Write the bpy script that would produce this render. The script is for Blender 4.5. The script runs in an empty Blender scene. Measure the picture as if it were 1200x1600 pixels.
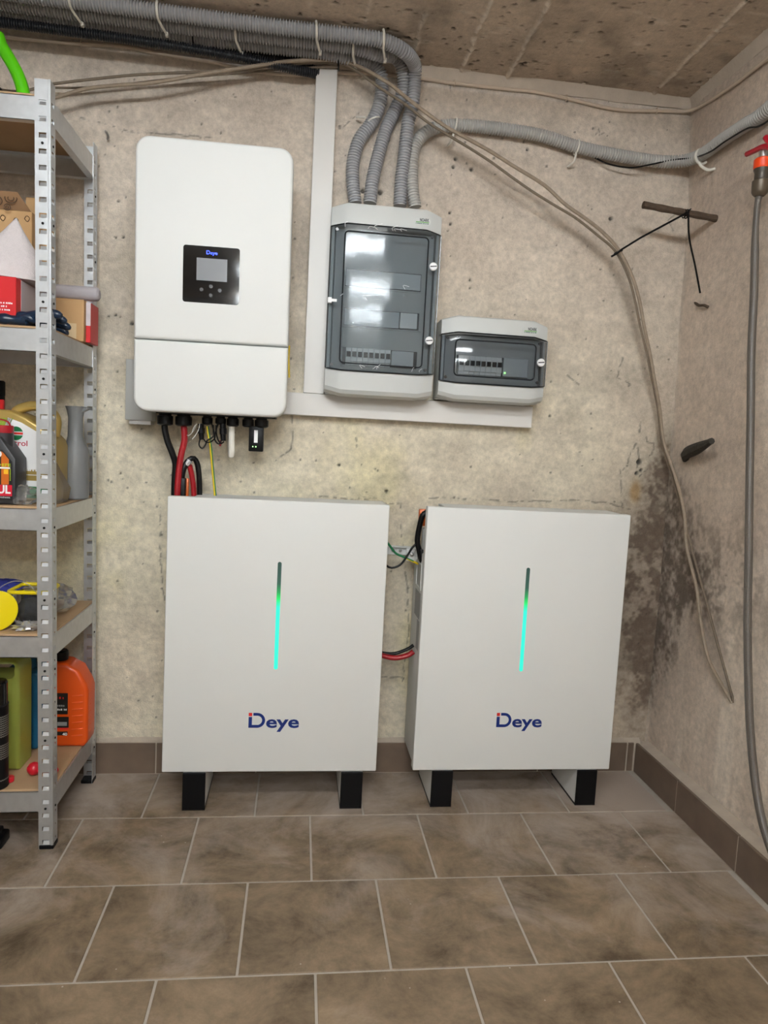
import bpy, bmesh, math, random
import numpy as np
from mathutils import Vector, Matrix

random.seed(7)
scene = bpy.context.scene
COL = scene.collection

# ---------------------------------------------------------------- camera
F_PX = 1100.292
CAM = np.array([-0.1372, -2.3547, 1.1462])
YAW, PITCH, ROLL = 0.1229, -0.0970, 0.0519
def cam_axes():
    sy, cy = math.sin(YAW), math.cos(YAW)
    fwd = np.array([sy*math.cos(PITCH), cy*math.cos(PITCH), math.sin(PITCH)])
    right = np.array([cy, -sy, 0.0]); up = np.cross(right, fwd)
    c, s = math.cos(ROLL), math.sin(ROLL)
    return c*right + s*up, -s*right + c*up, fwd
AX_R, AX_U, AX_F = cam_axes()
cd = bpy.data.cameras.new('camera'); cam = bpy.data.objects.new('camera', cd); COL.objects.link(cam)
cd.sensor_fit = 'VERTICAL'; cd.sensor_height = 36.0; cd.lens = F_PX/1600*36.0
cd.clip_start = 0.02
m4 = Matrix.Identity(4)
for i in range(3):
    m4[i][0], m4[i][1], m4[i][2], m4[i][3] = AX_R[i], AX_U[i], -AX_F[i], CAM[i]
cam.matrix_world = m4
scene.camera = cam

# ---------------------------------------------------------------- world, exposure
w = bpy.data.worlds.new('world'); scene.world = w; w.use_nodes = True
w.node_tree.nodes['Background'].inputs[0].default_value = (0.9, 0.95, 1, 1)
w.node_tree.nodes['Background'].inputs[1].default_value = 0.05
scene.view_settings.view_transform = 'Standard'
scene.view_settings.look = 'None'
scene.view_settings.gamma = 1.0
scene.view_settings.use_curve_mapping = False
scene.view_settings.exposure = 0.86
scene.cycles.use_denoising = True
scene.cycles.max_bounces = 8
scene.cycles.diffuse_bounces = 4
scene.cycles.transparent_max_bounces = 16
TUBE_POWER = 56.0          # each tube of the twin fluorescent ceiling battens, the added rear one included
TUBE_COL = (0.90, 0.965, 1.0)

# ---------------------------------------------------------------- pixel rays (design time placement on real planes)
def ray(px, py):
    return AX_R*((px-600)/F_PX) - AX_U*((py-800)/F_PX) + AX_F
def on(px, py, ax, val):
    d = ray(px, py); t = (val-CAM[ax])/d[ax]
    return Vector(CAM + t*d)
def P(px, py, y): return on(px, py, 1, y)
def RX(px, py, x): return on(px, py, 0, x)
def G(px, py, z=0.0): return on(px, py, 2, z)

# ---------------------------------------------------------------- colour helpers
def s(r, g, b):
    f = lambda c: (c/255/12.92) if c/255 <= 0.04045 else ((c/255+0.055)/1.055)**2.4
    return (f(r), f(g), f(b), 1.0)

MATS = {}
def pm(name, col, rough=0.5, metal=0.0, var=0.12, vscale=9.0, bump=0.0, bscale=80.0, spec=0.5,
       trans=0.0, alpha=1.0, emit=None, estr=0.0, coat=0.0, stretch=None, sub=0.0):
    if name in MATS: return MATS[name]
    m = bpy.data.materials.new(name); m.use_nodes = True
    nt = m.node_tree; b = nt.nodes['Principled BSDF']
    b.inputs['Roughness'].default_value = rough
    b.inputs['Metallic'].default_value = metal
    b.inputs['Specular IOR Level'].default_value = spec
    b.inputs['Transmission Weight'].default_value = trans
    b.inputs['Alpha'].default_value = alpha
    b.inputs['Coat Weight'].default_value = coat
    if sub:
        b.inputs['Subsurface Weight'].default_value = sub
        b.inputs['Subsurface Radius'].default_value = (0.01, 0.01, 0.01)
    if emit:
        b.inputs['Emission Color'].default_value = emit
        b.inputs['Emission Strength'].default_value = estr
    tc = nt.nodes.new('ShaderNodeTexCoord')
    src = tc.outputs['Object']
    if stretch:
        mp = nt.nodes.new('ShaderNodeMapping'); mp.inputs['Scale'].default_value = stretch
        nt.links.new(src, mp.inputs[0]); src = mp.outputs[0]
    n = nt.nodes.new('ShaderNodeTexNoise'); n.inputs['Scale'].default_value = vscale
    n.inputs['Detail'].default_value = 6
    nt.links.new(src, n.inputs['Vector'])
    mx = nt.nodes.new('ShaderNodeMix'); mx.data_type = 'RGBA'
    mx.inputs[6].default_value = tuple(c*(1-var) for c in col[:3])+(1,)
    mx.inputs[7].default_value = tuple(min(1, c*(1+var)) for c in col[:3])+(1,)
    nt.links.new(n.outputs[0], mx.inputs[0]); nt.links.new(mx.outputs[2], b.inputs['Base Color'])
    if bump > 0:
        n2 = nt.nodes.new('ShaderNodeTexNoise'); n2.inputs['Scale'].default_value = bscale
        n2.inputs['Detail'].default_value = 5
        nt.links.new(src, n2.inputs['Vector'])
        bp = nt.nodes.new('ShaderNodeBump'); bp.inputs['Strength'].default_value = bump
        bp.inputs['Distance'].default_value = 0.004
        nt.links.new(n2.outputs[0], bp.inputs['Height']); nt.links.new(bp.outputs[0], b.inputs['Normal'])
    MATS[name] = m
    return m

def tinted(name, col, gloss_rough=0.04, fres=1.45, film=0.0):
    """tinted clear plastic: transparent body with a fresnel gloss"""
    if name in MATS: return MATS[name]
    m = bpy.data.materials.new(name); m.use_nodes = True; nt = m.node_tree
    for n in list(nt.nodes): nt.nodes.remove(n)
    out = nt.nodes.new('ShaderNodeOutputMaterial')
    tr = nt.nodes.new('ShaderNodeBsdfTransparent'); tr.inputs[0].default_value = col
    gl = nt.nodes.new('ShaderNodeBsdfGlossy'); gl.inputs['Roughness'].default_value = gloss_rough
    gl.inputs['Color'].default_value = (1, 1, 1, 1)
    fr = nt.nodes.new('ShaderNodeFresnel'); fr.inputs['IOR'].default_value = fres
    mx = nt.nodes.new('ShaderNodeMixShader')
    nt.links.new(fr.outputs[0], mx.inputs[0]); nt.links.new(tr.outputs[0], mx.inputs[1]); nt.links.new(gl.outputs[0], mx.inputs[2])
    last = mx
    if film > 0:
        df = nt.nodes.new('ShaderNodeBsdfDiffuse'); df.inputs[0].default_value = (0.75, 0.74, 0.72, 1)
        tc = nt.nodes.new('ShaderNodeTexCoord')
        n = nt.nodes.new('ShaderNodeTexNoise'); n.inputs['Scale'].default_value = 14; n.inputs['Detail'].default_value = 4
        nt.links.new(tc.outputs['Object'], n.inputs['Vector'])
        mr = nt.nodes.new('ShaderNodeMapRange'); mr.inputs[1].default_value = 0.35; mr.inputs[2].default_value = 0.8
        mr.inputs[3].default_value = 0.3*film; mr.inputs[4].default_value = film
        nt.links.new(n.outputs[0], mr.inputs[0])
        m2 = nt.nodes.new('ShaderNodeMixShader')
        nt.links.new(mr.outputs[0], m2.inputs[0]); nt.links.new(mx.outputs[0], m2.inputs[1]); nt.links.new(df.outputs[0], m2.inputs[2])
        last = m2
        bp = nt.nodes.new('ShaderNodeBump'); bp.inputs['Strength'].default_value = 0.12 if film < 0.2 else 0.6; bp.inputs['Distance'].default_value = 0.004
        nt.links.new(n.outputs[0], bp.inputs['Height']); nt.links.new(bp.outputs[0], gl.inputs['Normal']); nt.links.new(bp.outputs[0], df.inputs['Normal'])
    nt.links.new(last.outputs[0], out.inputs[0])
    MATS[name] = m
    return m

# ---------------------------------------------------------------- mesh helpers
class MB:
    def __init__(self): self.v = []; self.f = []; self.m = []
    def add(self, vs, fs, mat=0, M=None):
        o = len(self.v)
        for v in vs:
            v = Vector(v)
            if M is not None: v = M @ v
            self.v.append(tuple(v))
        for f in fs: self.f.append(tuple(o+i for i in f)); self.m.append(mat)
        return self
    def box(self, x0, x1, y0, y1, z0, z1, mat=0, M=None):
        vs = [(x0,y0,z0),(x1,y0,z0),(x1,y1,z0),(x0,y1,z0),(x0,y0,z1),(x1,y0,z1),(x1,y1,z1),(x0,y1,z1)]
        fs = [(0,3,2,1),(4,5,6,7),(0,1,5,4),(1,2,6,5),(2,3,7,6),(3,0,4,7)]
        return self.add(vs, fs, mat, M)
    def bbox(self, x0, x1, y0, y1, z0, z1, b=0.004, seg=2, mat=0, M=None):
        bm = bmesh.new(); bmesh.ops.create_cube(bm, size=1)
        for v in bm.verts:
            v.co = Vector(((x0+x1)/2+v.co.x*(x1-x0), (y0+y1)/2+v.co.y*(y1-y0), (z0+z1)/2+v.co.z*(z1-z0)))
        bmesh.ops.bevel(bm, geom=list(bm.edges), offset=b, segments=seg, affect='EDGES', profile=0.5)
        return self.bm(bm, mat, M)
    def bm(self, bm, mat=0, M=None):
        bm.verts.index_update()
        vs = [v.co.copy() for v in bm.verts]; fs = [[v.index for v in f.verts] for f in bm.faces]
        bm.free(); return self.add(vs, fs, mat, M)
    def tube(self, pts, r, n=12, mat=0, caps=True, matf=None):
        pts = [Vector(p) for p in pts]; k = len(pts)
        rs = r if isinstance(r, (list, tuple)) else [r]*k
        t0 = (pts[1]-pts[0]).normalized()
        a = Vector((0,0,1)) if abs(t0.z) < 0.9 else Vector((0,1,0))
        u = t0.cross(a).normalized(); vs = []; fs = []
        for i in range(k):
            t = (pts[min(i+1,k-1)]-pts[max(i-1,0)])
            t = t.normalized() if t.length > 1e-9 else t0
            u = (u - t*u.dot(t)).normalized(); v = t.cross(u)
            for j in range(n):
                an = 2*math.pi*j/n
                vs.append(pts[i]+(u*math.cos(an)+v*math.sin(an))*rs[i])
        ms = []
        for i in range(k-1):
            for j in range(n):
                j2 = (j+1) % n
                fs.append((i*n+j, i*n+j2, (i+1)*n+j2, (i+1)*n+j)); ms.append(matf(i, j) if matf else mat)
        if caps:
            fs.append(tuple(range(n-1,-1,-1))); ms.append(mat)
            fs.append(tuple((k-1)*n+j for j in range(n))); ms.append(mat)
        o = len(self.v); self.v += [tuple(x) for x in vs]
        self.f += [tuple(o+q for q in f) for f in fs]; self.m += ms
        return self
    def lathe(self, prof, n=24, M=None, mat=0, sx=1.0, sy=1.0):
        vs = []; fs = []
        for (r, z) in prof:
            for j in range(n):
                a = 2*math.pi*j/n; vs.append((r*math.cos(a)*sx, r*math.sin(a)*sy, z))
        for i in range(len(prof)-1):
            for j in range(n):
                j2 = (j+1) % n; fs.append((i*n+j, i*n+j2, (i+1)*n+j2, (i+1)*n+j))
        fs.append(tuple(range(n-1,-1,-1))); fs.append(tuple((len(prof)-1)*n+j for j in range(n)))
        return self.add(vs, fs, mat, M)
    def prism(self, out, y0, y1, bev=0.0, seg=3, mat=0, M=None, bowf=None):
        """outline of (x,z) points (counter-clockwise seen from -y), back at y0, front at y1 (< y0), rounded front edge"""
        out = [Vector((a, b)) for a, b in out]; n = len(out)
        nor = []
        for i in range(n):
            e1 = (out[i]-out[i-1]).normalized(); e2 = (out[(i+1) % n]-out[i]).normalized()
            n1 = Vector((e1.y, -e1.x)); n2 = Vector((e2.y, -e2.x)); q = n1+n2
            q = q/max(1e-6, q.length_squared)*2 if q.length > 1e-6 else n1
            nor.append(q)
        rings = [(y0, 0.0)]
        if bev > 0:
            for k in range(seg+1):
                a = math.pi/2*k/seg
                rings.append((y1+bev*(1-math.sin(a)), bev*(1-math.cos(a))))
        else: rings.append((y1, 0.0))
        vs = []
        for (y, ins) in rings:
            for i in range(n):
                q = out[i]-nor[i]*ins
                vs.append((q.x, y+(bowf(q.x, q.y) if bowf and y != y0 else 0), q.y))
        fs = []
        for r in range(len(rings)-1):
            for i in range(n):
                j = (i+1) % n; fs.append((r*n+i, r*n+j, (r+1)*n+j, (r+1)*n+i))
        fs.append(tuple(range(n-1,-1,-1))); fs.append(tuple((len(rings)-1)*n+i for i in range(n)))
        return self.add(vs, fs, mat, M)
    def mesh(self, name, mats, angle=35, smooth=True):
        me = bpy.data.meshes.new(name); me.from_pydata(self.v, [], self.f)
        ml = mats if isinstance(mats, (list, tuple)) else [mats]
        for m in ml: me.materials.append(m)
        if len(ml) > 1: me.polygons.foreach_set('material_index', self.m)
        bm = bmesh.new(); bm.from_mesh(me); bmesh.ops.recalc_face_normals(bm, faces=bm.faces); bm.to_mesh(me); bm.free()
        if smooth:
            me.shade_smooth(); me.set_sharp_from_angle(angle=math.radians(angle))
        return me
    def build(self, name, mats, parent=None, angle=35, smooth=True, M=None, kind=None, label=None):
        o = bpy.data.objects.new(name, self.mesh(name, mats, angle, smooth)); COL.objects.link(o)
        if parent is not None: o.parent = parent
        if M is not None: o.matrix_local = M
        if kind: o['kind'] = kind
        if label: o['label'] = label
        return o

def rrect(x0, x1, z0, z1, r, seg=6, corners='tltrblbr'):
    """rounded rectangle, counter-clockwise seen from -y (x right, z up)"""
    pts = []
    for (cx, cz, a0, key) in ((x1-r, z0+r, -90, 'br'), (x1-r, z1-r, 0, 'tr'), (x0+r, z1-r, 90, 'tl'), (x0+r, z0+r, 180, 'bl')):
        if key in corners:
            for k in range(seg+1):
                a = math.radians(a0+90*k/seg); pts.append((cx+r*math.cos(a), cz+r*math.sin(a)))
        else:
            pts.append(({'br': x1, 'tr': x1, 'tl': x0, 'bl': x0}[key], {'br': z0, 'tr': z1, 'tl': z1, 'bl': z0}[key]))
    return pts

def spline(pts, step=0.01):
    pts = [Vector(p) for p in pts]
    q = [pts[0]*2-pts[1]]+pts+[pts[-1]*2-pts[-2]]
    dense = []
    for i in range(1, len(q)-2):
        p0, p1, p2, p3 = q[i-1], q[i], q[i+1], q[i+2]
        for k in range(24):
            t = k/24
            dense.append(0.5*((2*p1)+(p2-p0)*t+(2*p0-5*p1+4*p2-p3)*t*t+(3*p1-p0-3*p2+p3)*t**3))
    dense.append(pts[-1])
    L = [0]
    for i in range(1, len(dense)): L.append(L[-1]+(dense[i]-dense[i-1]).length)
    n = max(2, int(round(L[-1]/step))); out = []; j = 0
    for i in range(n+1):
        d = L[-1]*i/n
        while j < len(L)-2 and L[j+1] < d: j += 1
        t = (d-L[j])/max(1e-9, L[j+1]-L[j]); out.append(dense[j].lerp(dense[j+1], min(1, t)))
    return out

def corrugated(mb, pts, r, pitch=0.0085, n=16, depth=0.0054, mat=0):
    path = spline(pts, pitch/5)
    prof = (r-0.0007, r, r-0.0007, r-depth, r-depth)
    rs = [prof[i % 5] for i in range(len(path))]
    return mb.tube(path, rs, n=n, mat=mat)

def thing(name, label, cat, loc=(0,0,0), rot=(0,0,0), group=None):
    o = bpy.data.objects.new(name, None); COL.objects.link(o)
    o.location = loc; o.rotation_euler = rot; o.empty_display_size = 0.05
    o['label'] = label; o['category'] = cat
    if group: o['group'] = group
    return o
def tag(o, label, cat, group=None):
    o['label'] = label; o['category'] = cat
    if group: o['group'] = group
    return o
def struct(o): o['kind'] = 'structure'; return o

def text_mb(mb, txt, x, z, y, size=None, width=None, mat=0, bold=0.0, M=None, align='LEFT', thick=0.0004, sx=1.0):
    """lettering as a thin flat mesh in the xz plane facing -y; (x,z) is the lower left of the line"""
    cu = bpy.data.curves.new('lettering', 'FONT'); cu.body = txt; cu.size = 1.0; cu.offset = bold; cu.resolution_u = 3
    ob = bpy.data.objects.new('lettering', cu); COL.objects.link(ob)
    bpy.context.view_layer.update()
    me = bpy.data.meshes.new_from_object(ob.evaluated_get(bpy.context.evaluated_depsgraph_get()))
    vs = [v.co.copy() for v in me.vertices]; fs = [tuple(p.vertices) for p in me.polygons]
    COL.objects.unlink(ob); bpy.data.objects.remove(ob); bpy.data.curves.remove(cu); bpy.data.meshes.remove(me)
    if not vs: return mb
    xmin = min(v.x for v in vs); xmax = max(v.x for v in vs)
    k = (width/(xmax-xmin)) if width else size
    kz = size if (width and size) else k
    off = {'LEFT': 0, 'CENTER': -(xmax-xmin)*k*sx/2, 'RIGHT': -(xmax-xmin)*k*sx}[align]
    n = len(vs)
    v3 = [(x+off+(v.x-xmin)*k*sx, y-thick, z+v.y*kz) for v in vs]
    mb.add(v3, fs, mat, M)
    return mb
def greek(mb, x0, x1, z, h, y, mat=0, M=None, seed=1):
    """a line of print too small to read: a row of tiny uneven bars"""
    rg = random.Random(seed); x = x0
    while x < x1-h*0.3:
        wd = min(h*rg.uniform(0.45, 0.9), x1-x)
        mb.add([(x, y, z), (x+wd, y, z), (x+wd, y, z+h*rg.uniform(0.7, 1.0)), (x, y, z+h*rg.uniform(0.7, 1.0))], [(0, 1, 2, 3)], mat, M)
        x += wd+h*rg.choice([0.22, 0.25, 0.7])
    return mb
def Ry(a): return Matrix.Rotation(a, 4, 'Y')
def Rx(a): return Matrix.Rotation(a, 4, 'X')
def Rz(a): return Matrix.Rotation(a, 4, 'Z')
def T(x, y, z): return Matrix.Translation((x, y, z))

# ================================================================ materials
GALV = pm('galvanised', s(206, 209, 212), rough=0.40, metal=0.82, var=0.14, vscale=45, bump=0.05, bscale=30)
MDF = pm('mdf_board', s(176, 146, 112), rough=0.75, var=0.12, vscale=14, bump=0.1, bscale=200)
WHITE = pm('white_enamel', s(222, 223, 221), rough=0.6, var=0.015, vscale=5, spec=0.4)
WHITE2 = pm('white_plastic_trunking', s(212, 209, 205), rough=0.45, var=0.02, vscale=6)
GREYP = pm('light_grey_abs', s(196, 198, 196), rough=0.5, var=0.02, vscale=8, bump=0.05, bscale=900)
GREYM = pm('mid_grey_plastic', s(172, 173, 170), rough=0.5, var=0.04)
BLACK = pm('black_plastic', s(12, 12, 14), spec=0.22, rough=0.4, var=0.2, vscale=30)
BLACKG = pm('black_gloss', s(12, 12, 14), rough=0.06, var=0.1, spec=0.6)
RUBBER = pm('black_cable', s(12, 12, 13), spec=0.25, rough=0.4, var=0.15, vscale=30)
DARK = pm('dark_gap', s(8, 8, 8), rough=0.9, var=0.1)
REDC = pm('red_cable', s(158, 16, 28), rough=0.4, var=0.08)
ORANGEP = pm('orange_connector', s(226, 104, 30), rough=0.4, var=0.06)
CONDUIT = pm('grey_conduit', s(160, 160, 162), rough=0.42, var=0.08, vscale=5)
CONDUITL = pm('pale_conduit', s(178, 175, 170), rough=0.5, var=0.1, vscale=6)
CONDUITB = pm('black_conduit', s(34, 35, 40), rough=0.35, var=0.15)
OLDCABLE = pm('old_cable', s(146, 130, 112), rough=0.6, var=0.35, vscale=60, bump=0.2, bscale=150)
OLDCABLE2 = pm('old_cable_dark', s(116, 102, 86), rough=0.65, var=0.35, vscale=70, bump=0.2, bscale=150)
PAINTCABLE = pm('painted_cable', s(204, 188, 170), rough=0.6, var=0.15, vscale=25)
TIEW = pm('white_tie', s(226, 222, 212), rough=0.45, var=0.05)
STEEL = pm('steel', s(190, 190, 190), rough=0.3, metal=0.9, var=0.1)
RUST = pm('rusty_steel', s(84, 68, 54), rough=0.8, metal=0.2, var=0.4, vscale=70, bump=0.5, bscale=160)
NAVY = pm('print_navy', s(16, 44, 120), rough=0.4, var=0.02)
REDP = pm('print_red', s(222, 44, 40), rough=0.4, var=0.02)
GREENP = pm('print_green', s(96, 160, 66), rough=0.4, var=0.04)
BLACKP = pm('print_black', s(16, 16, 16), rough=0.5, var=0.02)
WHITEP = pm('print_white', s(240, 240, 240), rough=0.45, var=0.02)
GREYPR = pm('print_grey', s(150, 152, 154), rough=0.5, var=0.05)

# ================================================================ noise for the cast walls
def vnoise(u, v, seed):
    rng = np.random.RandomState(seed); T_ = rng.rand(257, 257).astype(np.float32)
    ui = np.floor(u).astype(int); vi = np.floor(v).astype(int)
    fu = u-ui; fv = v-vi; fu = fu*fu*(3-2*fu); fv = fv*fv*(3-2*fv)
    a = T_[ui % 256, vi % 256]; b = T_[(ui+1) % 256, vi % 256]; c = T_[ui % 256, (vi+1) % 256]; d = T_[(ui+1) % 256, (vi+1) % 256]
    return (a*(1-fu)+b*fu)*(1-fv)+(c*(1-fu)+d*fu)*fv
def fbm(u, v, sc, octv, seed, gain=0.5):
    t = 0; amp = 1; tot = 0
    for k in range(octv):
        t = t+amp*vnoise(u*sc*2**k+17.3*k, v*sc*2**k+9.1*k, seed+k); tot += amp; amp *= gain
    return t/tot
def seg_dist(u, v, poly):
    d = np.full(u.shape, 9.0, np.float32)
    for (a, b) in zip(poly[:-1], poly[1:]):
        ax, ay = a; bx, by = b; dx, dy = bx-ax, by-ay; L = dx*dx+dy*dy+1e-12
        t = np.clip(((u-ax)*dx+(v-ay)*dy)/L, 0, 1)
        d = np.minimum(d, np.hypot(u-(ax+t*dx), v-(ay+t*dy)))
    return d
def sstep(a, b, x):
    t = np.clip((x-a)/(b-a), 0, 1); return t*t*(3-2*t)
def grid_obj(name, us, vs, pos, colr, mat):
    """grid mesh, pos(U,V)->(X,Y,Z) arrays, colr(U,V)->(r,g,b) linear albedo painted per vertex"""
    U, V = np.meshgrid(us, vs, indexing='ij'); nu, nv = U.shape
    X, Y, Z = pos(U, V)
    co = np.stack([X, Y, Z], -1).reshape(-1, 3).astype(np.float32)
    idx = np.arange(nu*nv).reshape(nu, nv)
    q = np.stack([idx[:-1, :-1], idx[1:, :-1], idx[1:, 1:], idx[:-1, 1:]], -1).reshape(-1, 4)
    me = bpy.data.meshes.new(name)
    me.vertices.add(len(co)); me.vertices.foreach_set('co', co.ravel())
    me.loops.add(q.size); me.loops.foreach_set('vertex_index', q.ravel().astype(np.int32))
    me.polygons.add(len(q)); me.polygons.foreach_set('loop_start', np.arange(0, q.size, 4, dtype=np.int32))
    me.update(calc_edges=True); me.validate()
    r, g, b = colr(U, V)
    ca = me.color_attributes.new('plaster', 'FLOAT_COLOR', 'POINT')
    arr = np.stack([r, g, b, np.ones_like(r)], -1).reshape(-1).astype(np.float32)
    ca.data.foreach_set('color', arr)
    me.shade_smooth(); me.materials.append(mat)
    o = bpy.data.objects.new(name, me); COL.objects.link(o); return struct(o)

def plaster_mat(name, rough=0.85, bump=0.8, fine=0.34):
    m = bpy.data.materials.new(name); m.use_nodes = True; nt = m.node_tree; b = nt.nodes['Principled BSDF']
    b.inputs['Roughness'].default_value = rough; b.inputs['Specular IOR Level'].default_value = 0.25
    at = nt.nodes.new('ShaderNodeAttribute'); at.attribute_name = 'plaster'
    tc = nt.nodes.new('ShaderNodeTexCoord')
    n = nt.nodes.new('ShaderNodeTexNoise'); n.inputs['Scale'].default_value = 48; n.inputs['Detail'].default_value = 12; n.inputs['Roughness'].default_value = 0.78
    nt.links.new(tc.outputs['Object'], n.inputs['Vector'])
    mr = nt.nodes.new('ShaderNodeMapRange'); mr.inputs[1].default_value = 0.25; mr.inputs[2].default_value = 0.75
    mr.inputs[3].default_value = 1-fine; mr.inputs[4].default_value = 1+fine
    nt.links.new(n.outputs[0], mr.inputs[0])
    mu = nt.nodes.new('ShaderNodeVectorMath'); mu.operation = 'SCALE'
    nt.links.new(at.outputs['Color'], mu.inputs[0]); nt.links.new(mr.outputs[0], mu.inputs['Scale'])
    nt.links.new(mu.outputs[0], b.inputs['Base Color'])
    n2 = nt.nodes.new('ShaderNodeTexNoise'); n2.inputs['Scale'].default_value = 260; n2.inputs['Detail'].default_value = 4
    nt.links.new(tc.outputs['Object'], n2.inputs['Vector'])
    bp = nt.nodes.new('ShaderNodeBump'); bp.inputs['Strength'].default_value = bump; bp.inputs['Distance'].default_value = 0.003
    nt.links.new(n2.outputs[0], bp.inputs['Height']); nt.links.new(bp.outputs[0], b.inputs['Normal'])
    return m
PLASTER = plaster_mat('bare_concrete_plaster')
CEILM = plaster_mat('board_marked_concrete', bump=0.6, fine=0.30)

H = 2.343
XL, YF = -2.5, -4.7
CZ = [0, .2, .631, 1.047, 1.58, 1.987, 2.307, 2.5]
CX = [1.163, 1.163, 1.167, 1.164, 1.153, 1.145, 1.123, 1.118]
def wall_x(z): return np.interp(z, CZ, CX)

def p2(px, py): q = P(px, py, 0); return (q.x, q.z)
CRACKS = [[(455,648),(457,668),(456,690),(453,702)], [(500,777),(540,779),(575,782),(605,786),(626,787),(627,830),(631,870),(637,930),(639,990),(633,1040),(629,1066)],
          [(598,1059),(630,1058)], [(670,777),(720,779),(765,782),(830,784),(900,782),(950,786),(985,796)], [(249,780),(249,850),(252,900),(256,940)],
          [(1003,660),(998,690),(985,715),(975,735)], [(1010,668),(1012,690),(1025,695),(1020,712)], [(998,700),(1001,720),(996,730)],
          [(1015,734),(1006,737),(998,745)], [(970,735),(972,790)], [(556,680),(558,694),(559,700)], [(932,190),(938,205),(928,212),(945,208)],
          [(560,777),(590,779)], [(430,722),(455,700)], [(1065,330),(1050,345),(1058,362)], [(120,182),(150,190),(200,205),(330,215)],
          [(530,200),(560,176)], [(700,120),(705,150)], [(880,580),(905,600)], [(975,560),(965,590),(985,600)]]
PITS = [(712,247,.006),(709,260,.006),(737,264,.006),(703,332,.005),(704,350,.004),(530,727,.0055),(604,768,.006),(825,232,.005),(955,341,.007),
        (606,218,.007),(567,297,.008),(594,300,.008),(315,193,.003),(345,207,.003),(163,240,.003),(178,227,.003),(184,313,.003),(196,307,.003),(180,370,.004),(192,370,.004),
        (180,492,.004),(205,505,.006),(187,495,.003),(187,740,.004),(162,634,.003),(735,450,.003),(820,220,.003),(455,560,.003),(700,360,.003),(860,650,.004),
        (905,585,.003),(940,420,.003),(990,420,.003),(920,320,.003),(735,437,.004),(1000,722,.010),(996,740,.007),(1003,735,.006)]
rngp = random.Random(3)
for _ in range(280):
    PITS.append((rngp.uniform(150, 1060), rngp.uniform(110, 1150), rngp.choice([.0015, .002, .0025])))
PITW = [(p2(a, b), r) for a, b, r in PITS]
CRW = [[p2(*q) for q in c] for c in CRACKS]

def back_fields(U, V):
    base = fbm(U, V, 2.2, 5, 11)
    horiz = fbm(U*0.5, V*6, 3.0, 4, 31)            # trowel marks
    fine = fbm(U, V, 42, 3, 51)
    warp = fbm(U, V, 9, 4, 71)
    # damp and mould in the corner behind the second battery
    dx = (wall_x(V)-U)
    cw = 0.05+0.26*np.exp(-((V-0.68)/0.36)**2)
    env = np.exp(-(dx/cw)**2)*sstep(1.42, 1.02, V)*(0.35+0.65*sstep(0.05, 0.35, V))
    nn = 0.45*fbm(U, V, 8, 5, 91)+0.30*fbm(U, V, 26, 4, 95)+0.25*fbm(U, V, 80, 2, 97)
    mold = np.clip(env*0.62+(sstep(0.40, 0.66, nn-0.16+0.26*env)-0.12)*env**0.6*0.85, 0, 1)*(0.75+0.5*fbm(U, V, 50, 3, 99))
    mold = np.clip(mold, 0, 1)
    return base, horiz, fine, warp, mold, dx
def back_col(U, V):
    base, horiz, fine, warp, mold, dx = back_fields(U, V)
    up = sstep(0.9, 2.1, V)
    c_hi = np.array([0.645, 0.560, 0.475]); c_lo = np.array([0.71, 0.65, 0.51]); c_br = np.array([0.475, 0.40, 0.325])
    col = [c_lo[i]*(1-up)+c_hi[i]*up for i in range(3)]
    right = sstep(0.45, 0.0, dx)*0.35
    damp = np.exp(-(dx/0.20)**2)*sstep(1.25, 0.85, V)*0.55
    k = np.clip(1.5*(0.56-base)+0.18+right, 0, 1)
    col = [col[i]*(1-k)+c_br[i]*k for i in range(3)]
    col = [col[i]*(1-damp)+np.array([.36, .285, .225])[i]*damp for i in range(3)]
    light = sstep(0.60, 0.80, warp)*0.20+sstep(0.55, 0.85, horiz)*0.16
    col = [col[i]*(1+light*0.5) for i in range(3)]
    sh = (0.94+0.12*fine)*(0.94+0.12*fbm(U, V, 14, 4, 61))
    col = [c*sh for c in col]
    dk = sstep(0.56, 0.74, fbm(U, V, 5, 5, 131))*0.15+sstep(0.60, 0.72, fbm(U*0.8, V*1.3, 18, 4, 135))*0.08
    yel = sstep(0.55, 0.75, fbm(U, V, 3, 4, 151))*0.22*(1-up)*sstep(0.25, 0.55, dx)
    col = [col[0]*(1-dk), col[1]*(1-dk), col[2]*(1-dk)*(1-yel*0.6)]
    # pale plaster fillet under the ceiling
    fl = sstep(H-0.055, H-0.045, V)*0.6
    col = [col[i]*(1-fl)+np.array([.66, .60, .54])[i]*fl for i in range(3)]
    mc = np.array([0.118, 0.083, 0.060]); mm = mold*0.92
    col = [col[i]*(1-mm)+mc[i]*mm for i in range(3)]
    ox = np.exp(-((U-p2(993,768)[0])/0.018)**2-((V-p2(993,768)[1])/0.035)**2)
    oc = np.array([0.34, 0.22, 0.10]); ox = np.clip(ox*1.3, 0, 0.85)
    col = [col[i]*(1-ox)+oc[i]*ox for i in range(3)]
    wob = (fbm(U, V, 40, 2, 171)-0.5)*0.010
    for c in CRW:
        d = seg_dist(U+wob, V-wob, c)
        m = sstep(0.0042, 0.0008, d)*sstep(0.42, 0.58, fbm(U, V, 90, 2, 191)+0.05)*0.62
        col = [q*(1-m)+0.05*m for q in col]
    for (a, b), r in PITW:
        m = sstep(r*1.25, r*0.7, np.hypot(U-a, V-b))*0.85 if r > .0027 else sstep(r*2.2, r*0.6, np.hypot(U-a, V-b))*0.8
        col = [q*(1-m)+0.03*m for q in col]
    return [np.clip(q, 0.01, 0.85) for q in col]
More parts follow.
